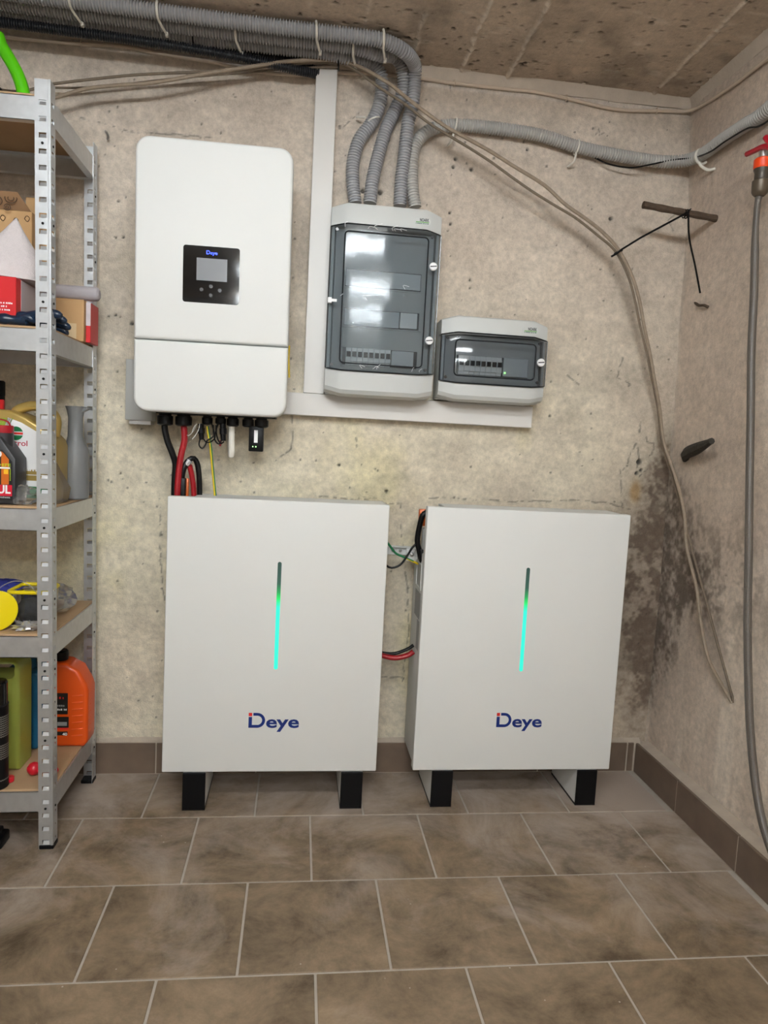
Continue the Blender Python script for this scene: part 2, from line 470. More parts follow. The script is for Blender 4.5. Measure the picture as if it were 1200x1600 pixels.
def back_pos(U, V):
    base, horiz, fine, warp, mold, dx = back_fields(U, V)
    y = (base-0.5)*0.010+(horiz-0.5)*0.004+(fine-0.5)*0.0022+(warp-0.5)*0.004+0.004
    for (a, b), r in PITW:
        if r > .0027: y = y+sstep(r*1.3, r*0.5, np.hypot(U-a, V-b))*0.012
    X = np.where(U > 1.0, U, U)
    # the last strip follows the leaning corner
    t = sstep(0.9, 1.25, U); X = U+t*(wall_x(V)-1.163)
    return X, np.maximum(y, 0.0005), V
us = np.concatenate([np.linspace(XL, -0.95, 24)[:-1], np.arange(-0.95, 1.25, 0.004)])
vs = np.concatenate([[-0.02], np.arange(0.0, 0.1, 0.02), np.arange(0.1, H+0.008, 0.004)])
wall_back = grid_obj('wall_back', us, vs, back_pos, back_col, PLASTER)

def right_fields(U, V):     # U is y (0 at the corner, negative towards the room)
    base = fbm(U+5, V, 2.0, 5, 211); streak = fbm(U*9, V*0.8, 2.0, 4, 231); fine = fbm(U, V, 32, 4, 251)
    dd = -U
    cw = 0.06+0.26*np.exp(-((V-0.72)/0.30)**2)
    env = np.exp(-(dd/cw)**2)*sstep(1.36, 0.95, V)*(0.4+0.6*sstep(0.15, 0.5, V))
    nn = 0.40*fbm(U, V, 9, 5, 271)+0.35*fbm(U, V, 28, 4, 275)+0.25*fbm(U, V, 80, 2, 277)
    mold = np.clip(env*0.40+sstep(0.40, 0.66, nn-0.17+0.24*env)*env**0.6*0.75, 0, 1)*(0.75+0.5*fbm(U, V, 50, 3, 279))
    m2 = np.exp(-((dd-0.42)/0.22)**2-((V-0.80)/0.20)**2)*sstep(0.46, 0.62, nn)*0.5
    return base, streak, fine, np.clip(mold+m2, 0, 1), dd
def right_col(U, V):
    base, streak, fine, mold, dd = right_fields(U, V)
    c1 = np.array([0.66, 0.555, 0.46]); c2 = np.array([0.80, 0.705, 0.60]); c3 = np.array([0.56, 0.46, 0.38])
    k = np.clip((base-0.35)*2.2, 0, 1)
    col = [c3[i]*(1-k)+c1[i]*k for i in range(3)]
    l = (0.25+sstep(0.45, 0.75, streak)*0.6)*sstep(1.2, 0.5, V)+sstep(0.62, 0.8, base)*0.4
    col = [col[i]*(1-l)+c2[i]*l for i in range(3)]
    ed = np.exp(-(dd/0.014)**2)*sstep(0.9, 1.2, V)*0.5
    col = [col[i]*(1-ed)+np.array([.62, .56, .49])[i]*ed for i in range(3)]
    col = [c*(0.93+0.14*fine)*(0.92+0.16*fbm(U, V, 14, 4, 261)) for c in col]
    fl = sstep(H-0.075, H-0.05, V)*0.45
    col = [col[i]*(1-fl)+np.array([.58, .51, .45])[i]*fl for i in range(3)]
    mc = np.array([0.105, 0.078, 0.058]); mm = mold*0.86
    return [np.clip(col[i]*(1-mm)+mc[i]*mm, 0.01, 0.85) for i in range(3)]
def right_pos(U, V):
    base, streak, fine, mold, dd = right_fields(U, V)
    x = wall_x(V)+np.where(dd < 0.02, 0, 1)*((base-0.5)*0.012+(streak-0.5)*0.004)*sstep(0.0, 0.1, dd)+(fine-0.5)*0.002
    return x, U, V
us = np.concatenate([np.arange(0.012, -1.3, -0.005), np.linspace(-1.3, YF, 40)])
vs = np.concatenate([[-0.02], np.arange(0.0, 0.1, 0.02), np.arange(0.1, H+0.008, 0.005)])
wall_right = grid_obj('wall_right', us, vs, right_pos, right_col, PLASTER)

def plain_col(U, V):
    b = fbm(U, V, 2, 5, 311); return [np.clip(c*(0.8+0.4*b), 0, .8) for c in (0.54, 0.51, 0.47)]
wall_left = grid_obj('wall_left', np.linspace(YF, 0.01, 60), np.linspace(-0.02, H, 40),
                     lambda U, V: (XL+(fbm(U, V, 3, 4, 331)-0.5)*0.01, U, V), plain_col, PLASTER)
wall_front = grid_obj('wall_front', np.linspace(XL, 1.25, 60), np.linspace(-0.02, H, 40),
                      lambda U, V: (U, YF+(fbm(U, V, 3, 4, 351)-0.5)*0.01, V), plain_col, PLASTER)

# ceiling cast on rough boards; raised fins where the boards met run away from the wall
FINX = [0.003-0.161*2, 0.003-0.161, 0.003, 0.161, 0.326, 0.478, 0.64, 0.80, 0.977, 1.14]
FINS = [0.25, 0.3, 0.5, 0.8, 1.0, 0.95, 0.12, 0.12, 0.75, 0.2]
def ceil_fields(U, V):
    n1 = fbm(U, V, 3, 5, 411); n2 = fbm(U*1.5, V*9, 4, 4, 431); pits = fbm(U*0.7, V*1.5, 62, 2, 451)
    fin = np.zeros_like(U)
    wob = (fbm(U*0+3, V, 14, 3, 471)-0.5)*0.012
    for x, st in zip(FINX, FINS):
        br = sstep(0.40, 0.50, fbm(U*0+x*7, V, 24, 3, 491)+0.14*st)
        fin = np.maximum(fin, st*br*sstep(0.010, 0.002, np.abs(U-x+wob)+0.010*(fbm(U, V, 70, 2, 495)-0.42)))
    return n1, n2, sstep(0.755, 0.85, pits), fin
def ceil_pos(U, V):
    n1, n2, pits, fin = ceil_fields(U, V)
    step = np.interp(U, [XL]+FINX+[1.3], [0, .001, -.001, .0015, 0, .002, -.001, .001, 0, .0015, -.001, 0])
    return U, V, H+(n1-0.5)*0.006+pits*0.006+step-fin*0.006
def ceil_col(U, V):
    n1, n2, pits, fin = ceil_fields(U, V)
    col = np.array([0.55, 0.455, 0.365]); k = 0.72+0.5*n1+0.18*(n2-0.5)
    out = [col[i]*k for i in range(3)]
    pale = np.clip(fin*0.95+sstep(0.70, 0.8, fbm(U*0.7, V*2, 16, 3, 511))*0.45, 0, 1)
    out = [out[i]*(1-pale)+np.array([.74, .67, .58])[i]*pale for i in range(3)]
    stain = sstep(0.55, 0.75, fbm(U, V, 6, 4, 531))*0.35
    return [np.clip(c*(1-stain)*(1-0.85*pits), 0.01, .8) for c in out]
us = np.concatenate([np.linspace(XL, -0.95, 20)[:-1], np.arange(-0.95, 1.25, 0.004)])
vs = np.concatenate([np.arange(0.012, -0.75, -0.004), np.linspace(-0.75, YF, 60)])
ceiling = grid_obj('ceiling', us, vs, ceil_pos, ceil_col, CEILM)

# pale plaster coving between wall and ceiling
MORTAR = pm('pale_mortar', s(196, 184, 170), rough=0.9, var=0.2, vscale=20, bump=0.4, bscale=90)
mb = MB()
prof = [(0.0, -0.030), (-0.006, -0.012), (-0.018, -0.002), (-0.024, 0.004), (0.01, 0.004), (0.01, -0.03)]
xs = np.linspace(-0.9, 1.118, 40)
vv = []; ff = []
for i, x in enumerate(xs):
    j = 1.0+0.07*math.sin(i*1.7)*math.sin(i*0.61)
    for (y, z) in prof: vv.append((x, y*j if y < 0 else y, H+z*(j if z < 0 else 1)))
n = len(prof)
for i in range(len(xs)-1):
    for k in range(n): ff.append((i*n+k, i*n+(k+1) % n, (i+1)*n+(k+1) % n, (i+1)*n+k))
struct(MB().add(vv, ff).build('trim_1', MORTAR))
vv = []; ff = []
ys = np.linspace(0.0, -1.3, 26)
for i, y in enumerate(ys):
    j = 1.0+0.07*math.sin(i*1.3)*math.sin(i*0.71)
    for (a, z) in prof: vv.append((float(wall_x(H))+(a*j if a < 0 else a), y, H+z*(j if z < 0 else 1)))
for i in range(len(ys)-1):
    for k in range(n): ff.append((i*n+k, i*n+(k+1) % n, (i+1)*n+(k+1) % n, (i+1)*n+k))
struct(MB().add(vv, ff).build('trim_2', MORTAR))

# ---------------------------------------------------------------- floor: mortar bed with every tile its own piece
GROUT = pm('grout', s(168, 160, 150), rough=0.9, var=0.15, vscale=30, bump=0.3, bscale=200)
def tile_mat():
    m = bpy.data.materials.new('slate_look_tile'); m.use_nodes = True; nt = m.node_tree; b = nt.nodes['Principled BSDF']
    geo = nt.nodes.new('ShaderNodeNewGeometry'); oi = nt.nodes.new('ShaderNodeObjectInfo')
    ad = nt.nodes.new('ShaderNodeVectorMath'); ad.operation = 'MULTIPLY_ADD'
    ad.inputs[1].default_value = (1, 1, 1)
    cmb = nt.nodes.new('ShaderNodeCombineXYZ')
    ml = nt.nodes.new('ShaderNodeMath'); ml.operation = 'MULTIPLY'; ml.inputs[1].default_value = 30
    nt.links.new(oi.outputs['Random'], ml.inputs[0]); nt.links.new(ml.outputs[0], cmb.inputs[2])
    nt.links.new(geo.outputs['Position'], ad.inputs[0]); nt.links.new(cmb.outputs[0], ad.inputs[2])
    n = nt.nodes.new('ShaderNodeTexNoise'); n.inputs['Scale'].default_value = 6; n.inputs['Detail'].default_value = 12; n.inputs['Distortion'].default_value = 0.35
    n.inputs['Roughness'].default_value = 0.74
    nt.links.new(ad.outputs[0], n.inputs['Vector'])
    cr = nt.nodes.new('ShaderNodeValToRGB'); e = cr.color_ramp.elements
    e[0].position = 0.33; e[0].color = (0.078, 0.054, 0.031, 1); e[1].position = 0.70; e[1].color = (0.31, 0.226, 0.146, 1)
    x = cr.color_ramp.elements.new(0.5); x.color = (0.185, 0.134, 0.085, 1)
    nt.links.new(n.outputs[0], cr.inputs[0])
    # cement dust and scuffs (dirt with a shape of its own), denser along the wall
    sp = nt.nodes.new('ShaderNodeSeparateXYZ'); nt.links.new(geo.outputs['Position'], sp.inputs[0])
    n3 = nt.nodes.new('ShaderNodeTexNoise'); n3.inputs['Scale'].default_value = 3.2; n3.inputs['Detail'].default_value = 8; n3.inputs['Distortion'].default_value = 0.7
    n3.inputs['Roughness'].default_value = 0.68
    nt.links.new(geo.outputs['Position'], n3.inputs['Vector'])
    ym = nt.nodes.new('ShaderNodeMapRange'); ym.inputs[1].default_value = -0.95; ym.inputs[2].default_value = 0.0; ym.inputs[3].default_value = -0.04; ym.inputs[4].default_value = 0.27
    nt.links.new(sp.outputs[1], ym.inputs[0])
    xm = nt.nodes.new('ShaderNodeMapRange'); xm.inputs[1].default_value = 0.8; xm.inputs[2].default_value = 1.12; xm.inputs[3].default_value = 0.0; xm.inputs[4].default_value = 0.16
    nt.links.new(sp.outputs[0], xm.inputs[0])
    a1 = nt.nodes.new('ShaderNodeMath'); a1.operation = 'ADD'; nt.links.new(n3.outputs[0], a1.inputs[0]); nt.links.new(ym.outputs[0], a1.inputs[1])
    a2 = nt.nodes.new('ShaderNodeMath'); a2.operation = 'ADD'; nt.links.new(a1.outputs[0], a2.inputs[0]); nt.links.new(xm.outputs[0], a2.inputs[1])
    dm = nt.nodes.new('ShaderNodeMapRange'); dm.inputs[1].default_value = 0.54; dm.inputs[2].default_value = 0.84; dm.inputs[3].default_value = 0; dm.inputs[4].default_value = 0.9
    nt.links.new(a2.outputs[0], dm.inputs[0])
    mx = nt.nodes.new('ShaderNodeMix'); mx.data_type = 'RGBA'; mx.inputs[7].default_value = (0.40, 0.335, 0.285, 1)
    nt.links.new(dm.outputs[0], mx.inputs[0]); nt.links.new(cr.outputs[0], mx.inputs[6])
    vo = nt.nodes.new('ShaderNodeTexVoronoi'); vo.inputs['Scale'].default_value = 28; nt.links.new(geo.outputs['Position'], vo.inputs['Vector'])
    vm = nt.nodes.new('ShaderNodeMapRange'); vm.inputs[1].default_value = 0.075; vm.inputs[2].default_value = 0.03; vm.inputs[3].default_value = 0; vm.inputs[4].default_value = 0.7
    nt.links.new(vo.outputs['Distance'], vm.inputs[0])
    n5 = nt.nodes.new('ShaderNodeTexNoise'); n5.inputs['Scale'].default_value = 6; nt.links.new(geo.outputs['Position'], n5.inputs['Vector'])
    vm2 = nt.nodes.new('ShaderNodeMapRange'); vm2.inputs[1].default_value = 0.55; vm2.inputs[2].default_value = 0.6; nt.links.new(n5.outputs[0], vm2.inputs[0])
    vk = nt.nodes.new('ShaderNodeMath'); vk.operation = 'MULTIPLY'; nt.links.new(vm.outputs[0], vk.inputs[0]); nt.links.new(vm2.outputs[0], vk.inputs[1])
    mx2 = nt.nodes.new('ShaderNodeMix'); mx2.data_type = 'RGBA'; mx2.inputs[7].default_value = (0.55, 0.51, 0.46, 1)
    nt.links.new(vk.outputs[0], mx2.inputs[0]); nt.links.new(mx.outputs[2], mx2.inputs[6]); nt.links.new(mx2.outputs[2], b.inputs['Base Color'])
    # oily dark scuff in front of the second battery
    dv = nt.nodes.new('ShaderNodeVectorMath'); dv.operation = 'DISTANCE'; dv.inputs[1].default_value = (0.83, -0.46, 0)
    nt.links.new(geo.outputs['Position'], dv.inputs[0])
    dr = nt.nodes.new('ShaderNodeMapRange'); dr.inputs[1].default_value = 0.30; dr.inputs[2].default_value = 0.03; dr.inputs[3].default_value = -0.30; dr.inputs[4].default_value = 0.12
    nt.links.new(dv.outputs['Value'], dr.inputs[0])
    ns = nt.nodes.new('ShaderNodeTexNoise'); ns.inputs['Scale'].default_value = 9; ns.inputs['Detail'].default_value = 8; ns.inputs['Roughness'].default_value = 0.7
    nt.links.new(geo.outputs['Position'], ns.inputs['Vector'])
    sa = nt.nodes.new('ShaderNodeMath'); sa.operation = 'ADD'; nt.links.new(dr.outputs[0], sa.inputs[0]); nt.links.new(ns.outputs[0], sa.inputs[1])
    sm_ = nt.nodes.new('ShaderNodeMapRange'); sm_.inputs[1].default_value = 0.50; sm_.inputs[2].default_value = 0.68; sm_.inputs[3].default_value = 0; sm_.inputs[4].default_value = 0.6
    nt.links.new(sa.outputs[0], sm_.inputs[0])
    mx3 = nt.nodes.new('ShaderNodeMix'); mx3.data_type = 'RGBA'; mx3.inputs[7].default_value = (0.055, 0.038, 0.026, 1)
    nt.links.new(sm_.outputs[0], mx3.inputs[0]); nt.links.new(mx2.outputs[2], mx3.inputs[6]); nt.links.new(mx3.outputs[2], b.inputs['Base Color'])
    rm = nt.nodes.new('ShaderNodeMapRange'); rm.inputs[3].default_value = 0.42; rm.inputs[4].default_value = 0.7
    nt.links.new(a2.outputs[0], rm.inputs[0]); nt.links.new(rm.outputs[0], b.inputs['Roughness'])
    b.inputs['Specular IOR Level'].default_value = 0.35
    n4 = nt.nodes.new('ShaderNodeTexNoise'); n4.inputs['Scale'].default_value = 38; n4.inputs['Detail'].default_value = 6
    nt.links.new(ad.outputs[0], n4.inputs['Vector'])
    bp = nt.nodes.new('ShaderNodeBump'); bp.inputs['Strength'].default_value = 0.18; bp.inputs['Distance'].default_value = 0.004
    nt.links.new(n4.outputs[0], bp.inputs['Height']); nt.links.new(bp.outputs[0], b.inputs['Normal'])
    return m
TILE = tile_mat()
floor = struct(MB().box(XL, 1.19, YF, 0.02, -0.05, -0.0022).build('floor', GROUT))
TW, TD, GR = 0.333, 0.3219, 0.0058
rows = [(0.0, -0.2906, -0.563)]
offs = [-0.7281, -0.5591, -0.3923, -0.5591]
for k in range(13): rows.append((-0.2906-k*TD, -0.2906-(k+1)*TD, offs[k] if k < 4 else (-0.5591 if k % 2 else -0.728)))
tile_cache = {}
def tile_piece(x0, x1, y0, y1, parent, mat, name='tile', z0=-0.012, z1=0.0):
    key = (round(x1-x0, 4), round(y1-y0, 4), z1-z0)
    if key not in tile_cache:
        a, b = (x1-x0)/2, (y1-y0)/2
        tile_cache[key] = MB().bbox(-a, a, -b, b, z0, z1, b=0.0012, seg=1).mesh('tile', mat)
    o = bpy.data.objects.new(name, tile_cache[key]); COL.objects.link(o); o.parent = parent
    o.location = ((x0+x1)/2, (y0+y1)/2, 0); return o
XE = 1.124
for (ya, yb, off) in rows:
    yb = max(yb, YF)
    if ya <= YF: continue
    k = math.ceil((XL-off)/TW)-1
    x = off+k*TW
    while x < XE:
        a, b = max(x, XL)+GR/2, min(x+TW, XE)-GR/2
        if b-a > 0.02: tile_piece(a, b, yb+GR/2, ya-GR/2 if ya < 0 else -0.002, floor, TILE)
        x += TW

# ---------------------------------------------------------------- tiled baseboards
MORTAR2 = pm('skirting_mortar', s(172, 160, 146), rough=0.9, var=0.2, vscale=20, bump=0.4, bscale=90)
bb = struct(MB().box(XL, 1.16, -0.0115, 0.012, 0.0, 0.106).add(
    [(XL,-0.013,0.104),(1.14,-0.013,0.104),(1.14,0.006,0.122),(XL,0.006,0.122),(XL,0.01,0.1),(1.14,0.01,0.1)],
    [(0,1,2,3),(3,2,5,4),(0,3,4),(1,5,2),(0,4,5,1)]).build('baseboard_back', MORTAR2))
BT = pm('brown_skirting_tile', (0.150, 0.106, 0.076, 1), rough=0.5, var=0.3, vscale=16, bump=0.1, bscale=40)
edges = [1.120, 1.090]
x = 1.087
bjs = [1.117, 1.090, 1.086]
pieces = [(1.092, 1.114)]
x = 1.087
while x > XL: pieces.append((max(x-0.329, XL), x)); x -= 0.333
for a, b in pieces: MB().bbox(a, b, -0.013, -0.003, 0.002, 0.108, b=0.0012, seg=1).build('tile', BT, bb)
br = struct(MB().box(1.1205, 1.175, YF, -0.014, 0.0, 0.106).add(
    [(1.122,-0.02,0.104),(1.122,YF,0.104),(1.160,YF,0.122),(1.160,-0.02,0.122),(1.18,-0.02,0.1),(1.18,YF,0.1)],
    [(0,1,2,3),(3,2,5,4),(0,3,4),(1,5,2),(0,4,5,1)]).build('baseboard_right', MORTAR2))
y = -0.015
for e in [-0.300, -0.622]+[-0.622-0.322*k for k in range(1, 13)]:
    MB().bbox(1.119, 1.129, max(e+0.002, YF), y, 0.002, 0.109, b=0.0012, seg=1).build('tile', BT, br); y = e-0.002
    if e < YF: break

# ---------------------------------------------------------------- twin-tube ceiling battens of the cellar; the rearmost is added for brightness
TUBE = pm('lit_tube', (1, 1, 1, 1), rough=0.4, var=0.0, emit=TUBE_COL+(1,), estr=TUBE_POWER)
def batten(x, y, label):
    lamp = thing('tube_light', label, 'lamp', (x, y, H), group='ceiling battens')
    MB().bbox(-0.64, 0.64, -0.06, 0.06, -0.045, 0.003, b=0.006).build('housing', WHITE2, lamp)
    for yy in (-0.075, 0.075):
        MB().tube([(-0.59, yy, -0.055), (0.59, yy, -0.055)], 0.013, n=10).build('tube', TUBE, lamp)
        for xx in (-0.605, 0.605):
            MB().bbox(xx-0.014, xx+0.014, yy-0.018, yy+0.018, -0.075, -0.03, b=0.003).build('lamp_holder', WHITE2, lamp)
batten(-0.32, -2.15, 'white twin-tube fluorescent batten on the ceiling nearest the back wall')
batten(0.0, -3.3, 'white twin-tube fluorescent batten on the ceiling just behind the photographer')
batten(-0.1, -4.35, 'added unseen fill light, a twin-tube batten on the ceiling furthest from the back wall')  # extra fill lamp, added to brighten the lower part of the room

# ================================================================ helpers for things placed in world coordinates
def part(mb, name, mats, root, **k):
    L = root.location
    mb.v = [(a-L.x, b-L.y, c-L.z) for a, b, c in mb.v]
    return mb.build(name, mats, root, **k)
def subpart(mb, name, mats, par, root, **k):
    L = root.location
    mb.v = [(a-L.x, b-L.y, c-L.z) for a, b, c in mb.v]
    return mb.build(name, mats, par, **k)
def solo(mb, name, mats, label, cat, group=None, **k):
    xs = [v[0] for v in mb.v]; ys = [v[1] for v in mb.v]; zs = [v[2] for v in mb.v]
    c = ((min(xs)+max(xs))/2, (min(ys)+max(ys))/2, min(zs))
    mb.v = [(a-c[0], b-c[1], d-c[2]) for a, b, d in mb.v]
    o = mb.build(name, mats, None, **k); o.location = c
    return tag(o, label, cat, group)
def pxo(pts, y): return [(lambda q: (q.x, q.z))(P(a, b, y)) for a, b in pts]

# ================================================================ shelving unit
SHX, SHY = -0.762, -0.446
shelf = thing('shelving_unit', 'galvanised slotted-angle shelving unit with chipboard shelves at the left edge', 'shelving', (SHX, SHY, 0), (0, -0.009, 0))
LV = [0.163, 0.592, 0.931, 1.390, 1.950]
SW, SD, SH = 0.92, 0.404, 1.99
def flange(mb, org, du, dn, wid=0.037):
    """one flange of a slotted angle: org, direction across, inward normal"""
    org = Vector(org); du = Vector(du); dn = Vector(dn); up = Vector((0, 0, 1))
    cols = [0, 0.0045, 0.0055, 0.0095, 0.0275, wid]
    dep = [0, 0, 0.0008, 0.0008, 0.0008, 0.0008]
    pitch = 0.0383; n = int(SH/pitch); zs = [0.0]; slot = [False]
    for k in range(n):
        a = 0.014+k*pitch
        zs += [a, a+0.0125]; slot += [True, False]
    zs.append(SH)
    for i in range(len(zs)-1):
        for j in range(len(cols)-1):
            if slot[i] and j == 3 and i > 0:
                a, b = zs[i], zs[i+1]; c, d = cols[3], cols[4]
                # pressed tab inside the slot, cranked inwards
                q = [org+du*c+up*a, org+du*(d-0.0022)+up*a, org+du*(d-0.0022)+up*(b-0.003)+dn*0.0035, org+du*c+up*(b-0.003)+dn*0.0035]
                mb.add(q, [(0, 1, 2, 3)]); continue
            q = [org+du*cols[j]+up*zs[i]+dn*dep[j], org+du*cols[j+1]+up*zs[i]+dn*dep[j+1], org+du*cols[j+1]+up*zs[i+1]+dn*dep[j+1], org+du*cols[j]+up*zs[i+1]+dn*dep[j]]
            mb.add(q, [(0, 1, 2, 3)])
    for k in range(2, n, 5):
        z = 0.014+k*pitch+0.0255; c = org+du*0.0185+up*z-dn*0.0012
        ring = [c+(du*math.cos(t)+up*math.sin(t))*0.0033 for t in [2*math.pi*i/8 for i in range(8)]]
        mb.add(ring, [tuple(range(8))], mat=1)
for (x, sx) in ((0, -1), (-SW, 1)):
    for (y, sy) in ((0, 1), (SD, -1)):
        m = MB()
        flange(m, (x, y, 0), (sx, 0, 0), (0, sy, 0)); flange(m, (x, y, 0), (0, sy, 0), (sx, 0, 0))
        o = m.build('post', [GALV, DARK], shelf, smooth=False)
        md = o.modifiers.new('sheet', 'SOLIDIFY'); md.thickness = 0.0014; md.offset = 0
        MB().bbox(*sorted((x-sx*0.002, x+sx*0.036)), *sorted((y-sy*0.002, y+sy*0.036)), 0.0, 0.012, b=0.002, seg=1).build('foot_cap', BLACK, o)
def beam(x0, x1, y0, y1, zt, out):
    m = MB(); h = 0.058; zb = zt-h
    if out in ('f', 'b'):
        yo, yi = (y0, y1)
        m.box(x0, x1, min(yo, yo+0.0015), max(yo, yo+0.0015), zb, zt); m.box(x0, x1, min(yo, yi), max(yo, yi), zt-0.0015, zt)
        m.box(x0, x1, min(yo, yi), max(yo, yi), zb, zb+0.0015)
    else:
        xo, xi = x0, x1
        m.box(min(xo, xo+0.0015), max(xo, xo+0.0015), y0, y1, zb, zt); m.box(min(xo, xi), max(xo, xi), y0, y1, zt-0.0015, zt)
        m.box(min(xo, xi), max(xo, xi), y0, y1, zb, zb+0.0015)
    return m.build('beam', GALV, shelf, smooth=False)
for zt in LV:
    beam(-SW+0.003, -0.003, 0.003, 0.022, zt, 'f'); beam(-SW+0.003, -0.003, SD-0.003, SD-0.022, zt, 'b')
    beam(-0.003, -0.022, 0.024, SD-0.024, zt, 's'); beam(-SW+0.003, -SW+0.022, 0.024, SD-0.024, zt, 's')
    MB().bbox(-SW+0.006, -0.006, 0.006, SD-0.006, zt-0.0005, zt+0.006, b=0.0008, seg=1).build('shelf_board', MDF, shelf)
LZ = [z+0.0065 for z in LV]

# ================================================================ batteries
def strip_mat():
    m = bpy.data.materials.new('charge_light_bar'); m.use_nodes = True; nt = m.node_tree; b = nt.nodes['Principled BSDF']
    tc = nt.nodes.new('ShaderNodeTexCoord'); sp = nt.nodes.new('ShaderNodeSeparateXYZ'); nt.links.new(tc.outputs['Generated'], sp.inputs[0])
    cr = nt.nodes.new('ShaderNodeValToRGB'); E_ = cr.color_ramp.elements
    E_[0].position = 0.0; E_[0].color = (0.02, 1.0, 0.70, 1); E_[1].position = 1.0; E_[1].color = (0.008, 0.02, 0.018, 1)
    for p_, c_ in ((0.58, (0.02, 1.0, 0.74, 1)), (0.66, (0.0, 0.85, 0.12, 1)), (0.72, (0.0, 0.35, 0.06, 1)), (0.80, (0.012, 0.06, 0.04, 1))):
        e = E_.new(p_); e.color = c_
    nt.links.new(sp.outputs[2], cr.inputs[0]); nt.links.new(cr.outputs[0], b.inputs['Emission Color'])
    b.inputs['Emission Strength'].default_value = 0.55
    b.inputs['Base Color'].default_value = (0.03, 0.07, 0.06, 1); b.inputs['Roughness'].default_value = 0.3
    return m
STRIP = strip_mat()
def brand_logo(mb, x0, z0, wd, hD, y, M_navy=0, M_red=1):
    """square-dotted D followed by 'eye'"""
    D = wd*0.325; st = hD*0.19; t = 0.0005
    def q(a0, a1, b0, b1, m): mb.box(x0+a0, x0+a1, y-t, y, z0+b0, z0+b1, m)
    q(0, st*1.15, hD-st*1.15, hD, M_red)
    q(0, st*1.15, 0, hD-st*1.45, M_navy)
    q(st*1.15, D*0.52, 0, st, M_navy)
    q(st*1.55, D*0.52, hD-st, hD, M_navy)
    cx, cz, R0, R1 = D*0.52, hD/2, hD/2, hD/2-st
    k = 16; vs = []; kx = (D-cx)/R0
    for i in range(k+1):
        a = -math.pi/2+math.pi*i/k
        vs.append((x0+cx+R0*math.cos(a)*kx, y-t, z0+cz+R0*math.sin(a))); vs.append((x0+cx+R1*math.cos(a)*(kx*1.0), y-t, z0+cz+R1*math.sin(a)))
    mb.add(vs, [(2*i, 2*i+1, 2*i+3, 2*i+2) for i in range(k)], M_navy)
    text_mb(mb, 'eye', x0+D+wd*0.02, z0+hD*0.02, y, size=hD*1.16, width=wd-D-wd*0.02, mat=M_navy, bold=0.024, thick=t)
def battery(xc, yf, label, strip_px, logo_px):
    rt = thing('battery_cabinet', label, 'battery', (xc, yf+0.10, 0))
    hw = 0.327; y0 = -0.10
    MB().bbox(-hw, hw, y0, y0+0.034, 0.121, 0.961, b=0.0035, seg=3).build('front_panel', WHITE, rt)
    body = MB().bbox(-hw+0.006, hw-0.006, y0+0.0365, y0+0.222, 0.122, 0.805, b=0.004, seg=2).build('body', WHITE, rt)
    hood = MB()
    hood.box(-hw+0.068, hw-0.002, y0+0.030, y0+0.175, 0.955, 0.958)
    hood.box(-hw+0.068, hw-0.002, y0+0.173, y0+0.175, 0.80, 0.958)
    hood.box(hw-0.004, hw-0.002, y0+0.030, y0+0.175, 0.80, 0.958)
    hood.build('top_hood', WHITE, rt, smooth=False)
    # handle recess and rating labels on the side of the body
    for sx in (-1, 1):
        xs = sx*(hw-0.006)
        hd = MB(); xo = xs+sx*0.0008
        hd.box(*sorted((xs-sx*0.004, xo+sx*0.002)), y0+0.075, y0+0.155, 0.685, 0.692); hd.box(*sorted((xs-sx*0.004, xo+sx*0.002)), y0+0.075, y0+0.155, 0.765, 0.772)
        hd.box(*sorted((xs-sx*0.004, xo+sx*0.002)), y0+0.07, y0+0.077, 0.685, 0.772); hd.box(*sorted((xs-sx*0.004, xo+sx*0.002)), y0+0.153, y0+0.16, 0.685, 0.772)
        hd.box(*sorted((xs-sx*0.004, xo)), y0+0.077, y0+0.153, 0.692, 0.765, 1)
        hd.build('side_handle', [WHITE, GREYM], body, smooth=False)
        MB().box(*sorted((xs, xs+sx*0.0006)), y0+0.068, y0+0.165, 0.59, 0.675).build('rating_label', GREYPR, body, smooth=False)
        MB().box(*sorted((xs, xs+sx*0.0006)), y0+0.062, y0+0.105, 0.49, 0.585).build('serial_label', GREYPR, body, smooth=False)
    for lx in (-0.230, 0.252):
        lg = MB()
        lg.box(lx-0.033, lx+0.033, y0+0.004, y0+0.215, 0.006, 0.121)
        o = lg.build('leg', WHITE, rt, smooth=False)
        MB().bbox(lx-0.034, lx+0.034, y0-0.004, y0+0.004, 0.002, 0.120, b=0.002, seg=1).build('end_cap', BLACK, o)
        MB().box(lx-0.034, lx+0.034, y0-0.002, y0+0.217, 0.0, 0.0065).build('sole', BLACK, o, smooth=False)
    a = P(*strip_px[0], yf)-rt.location; b = P(*strip_px[1], yf)-rt.location
    xm = (a.x+b.x)/2
    st = MB().prism(rrect(-0.0058, 0.0058, 0, a.z-b.z, 0.0055), y0+0.002, y0-0.0006)
    so = st.build('light_bar', STRIP, rt, M=T(xm, 0, b.z))
    a = P(*logo_px[0], yf)-rt.location; b = P(*logo_px[1], yf)-rt.location
    lm = MB(); brand_logo(lm, a.x, a.z, b.x-a.x, 0.047, y0-0.0002)
    lm.build('logo', [NAVY, REDP], rt, smooth=False)
    return rt
bat1 = battery(-0.187, -0.250, 'white battery cabinet standing below the inverter next to the shelving', ((437,878), (431,1046)), ((388,1137), (467,1137)))
bat2 = battery(0.584, -0.246, 'white battery cabinet standing in the right corner below the small enclosure', ((823.5,887), (816,1049)), ((775,1136), (846,1136)))

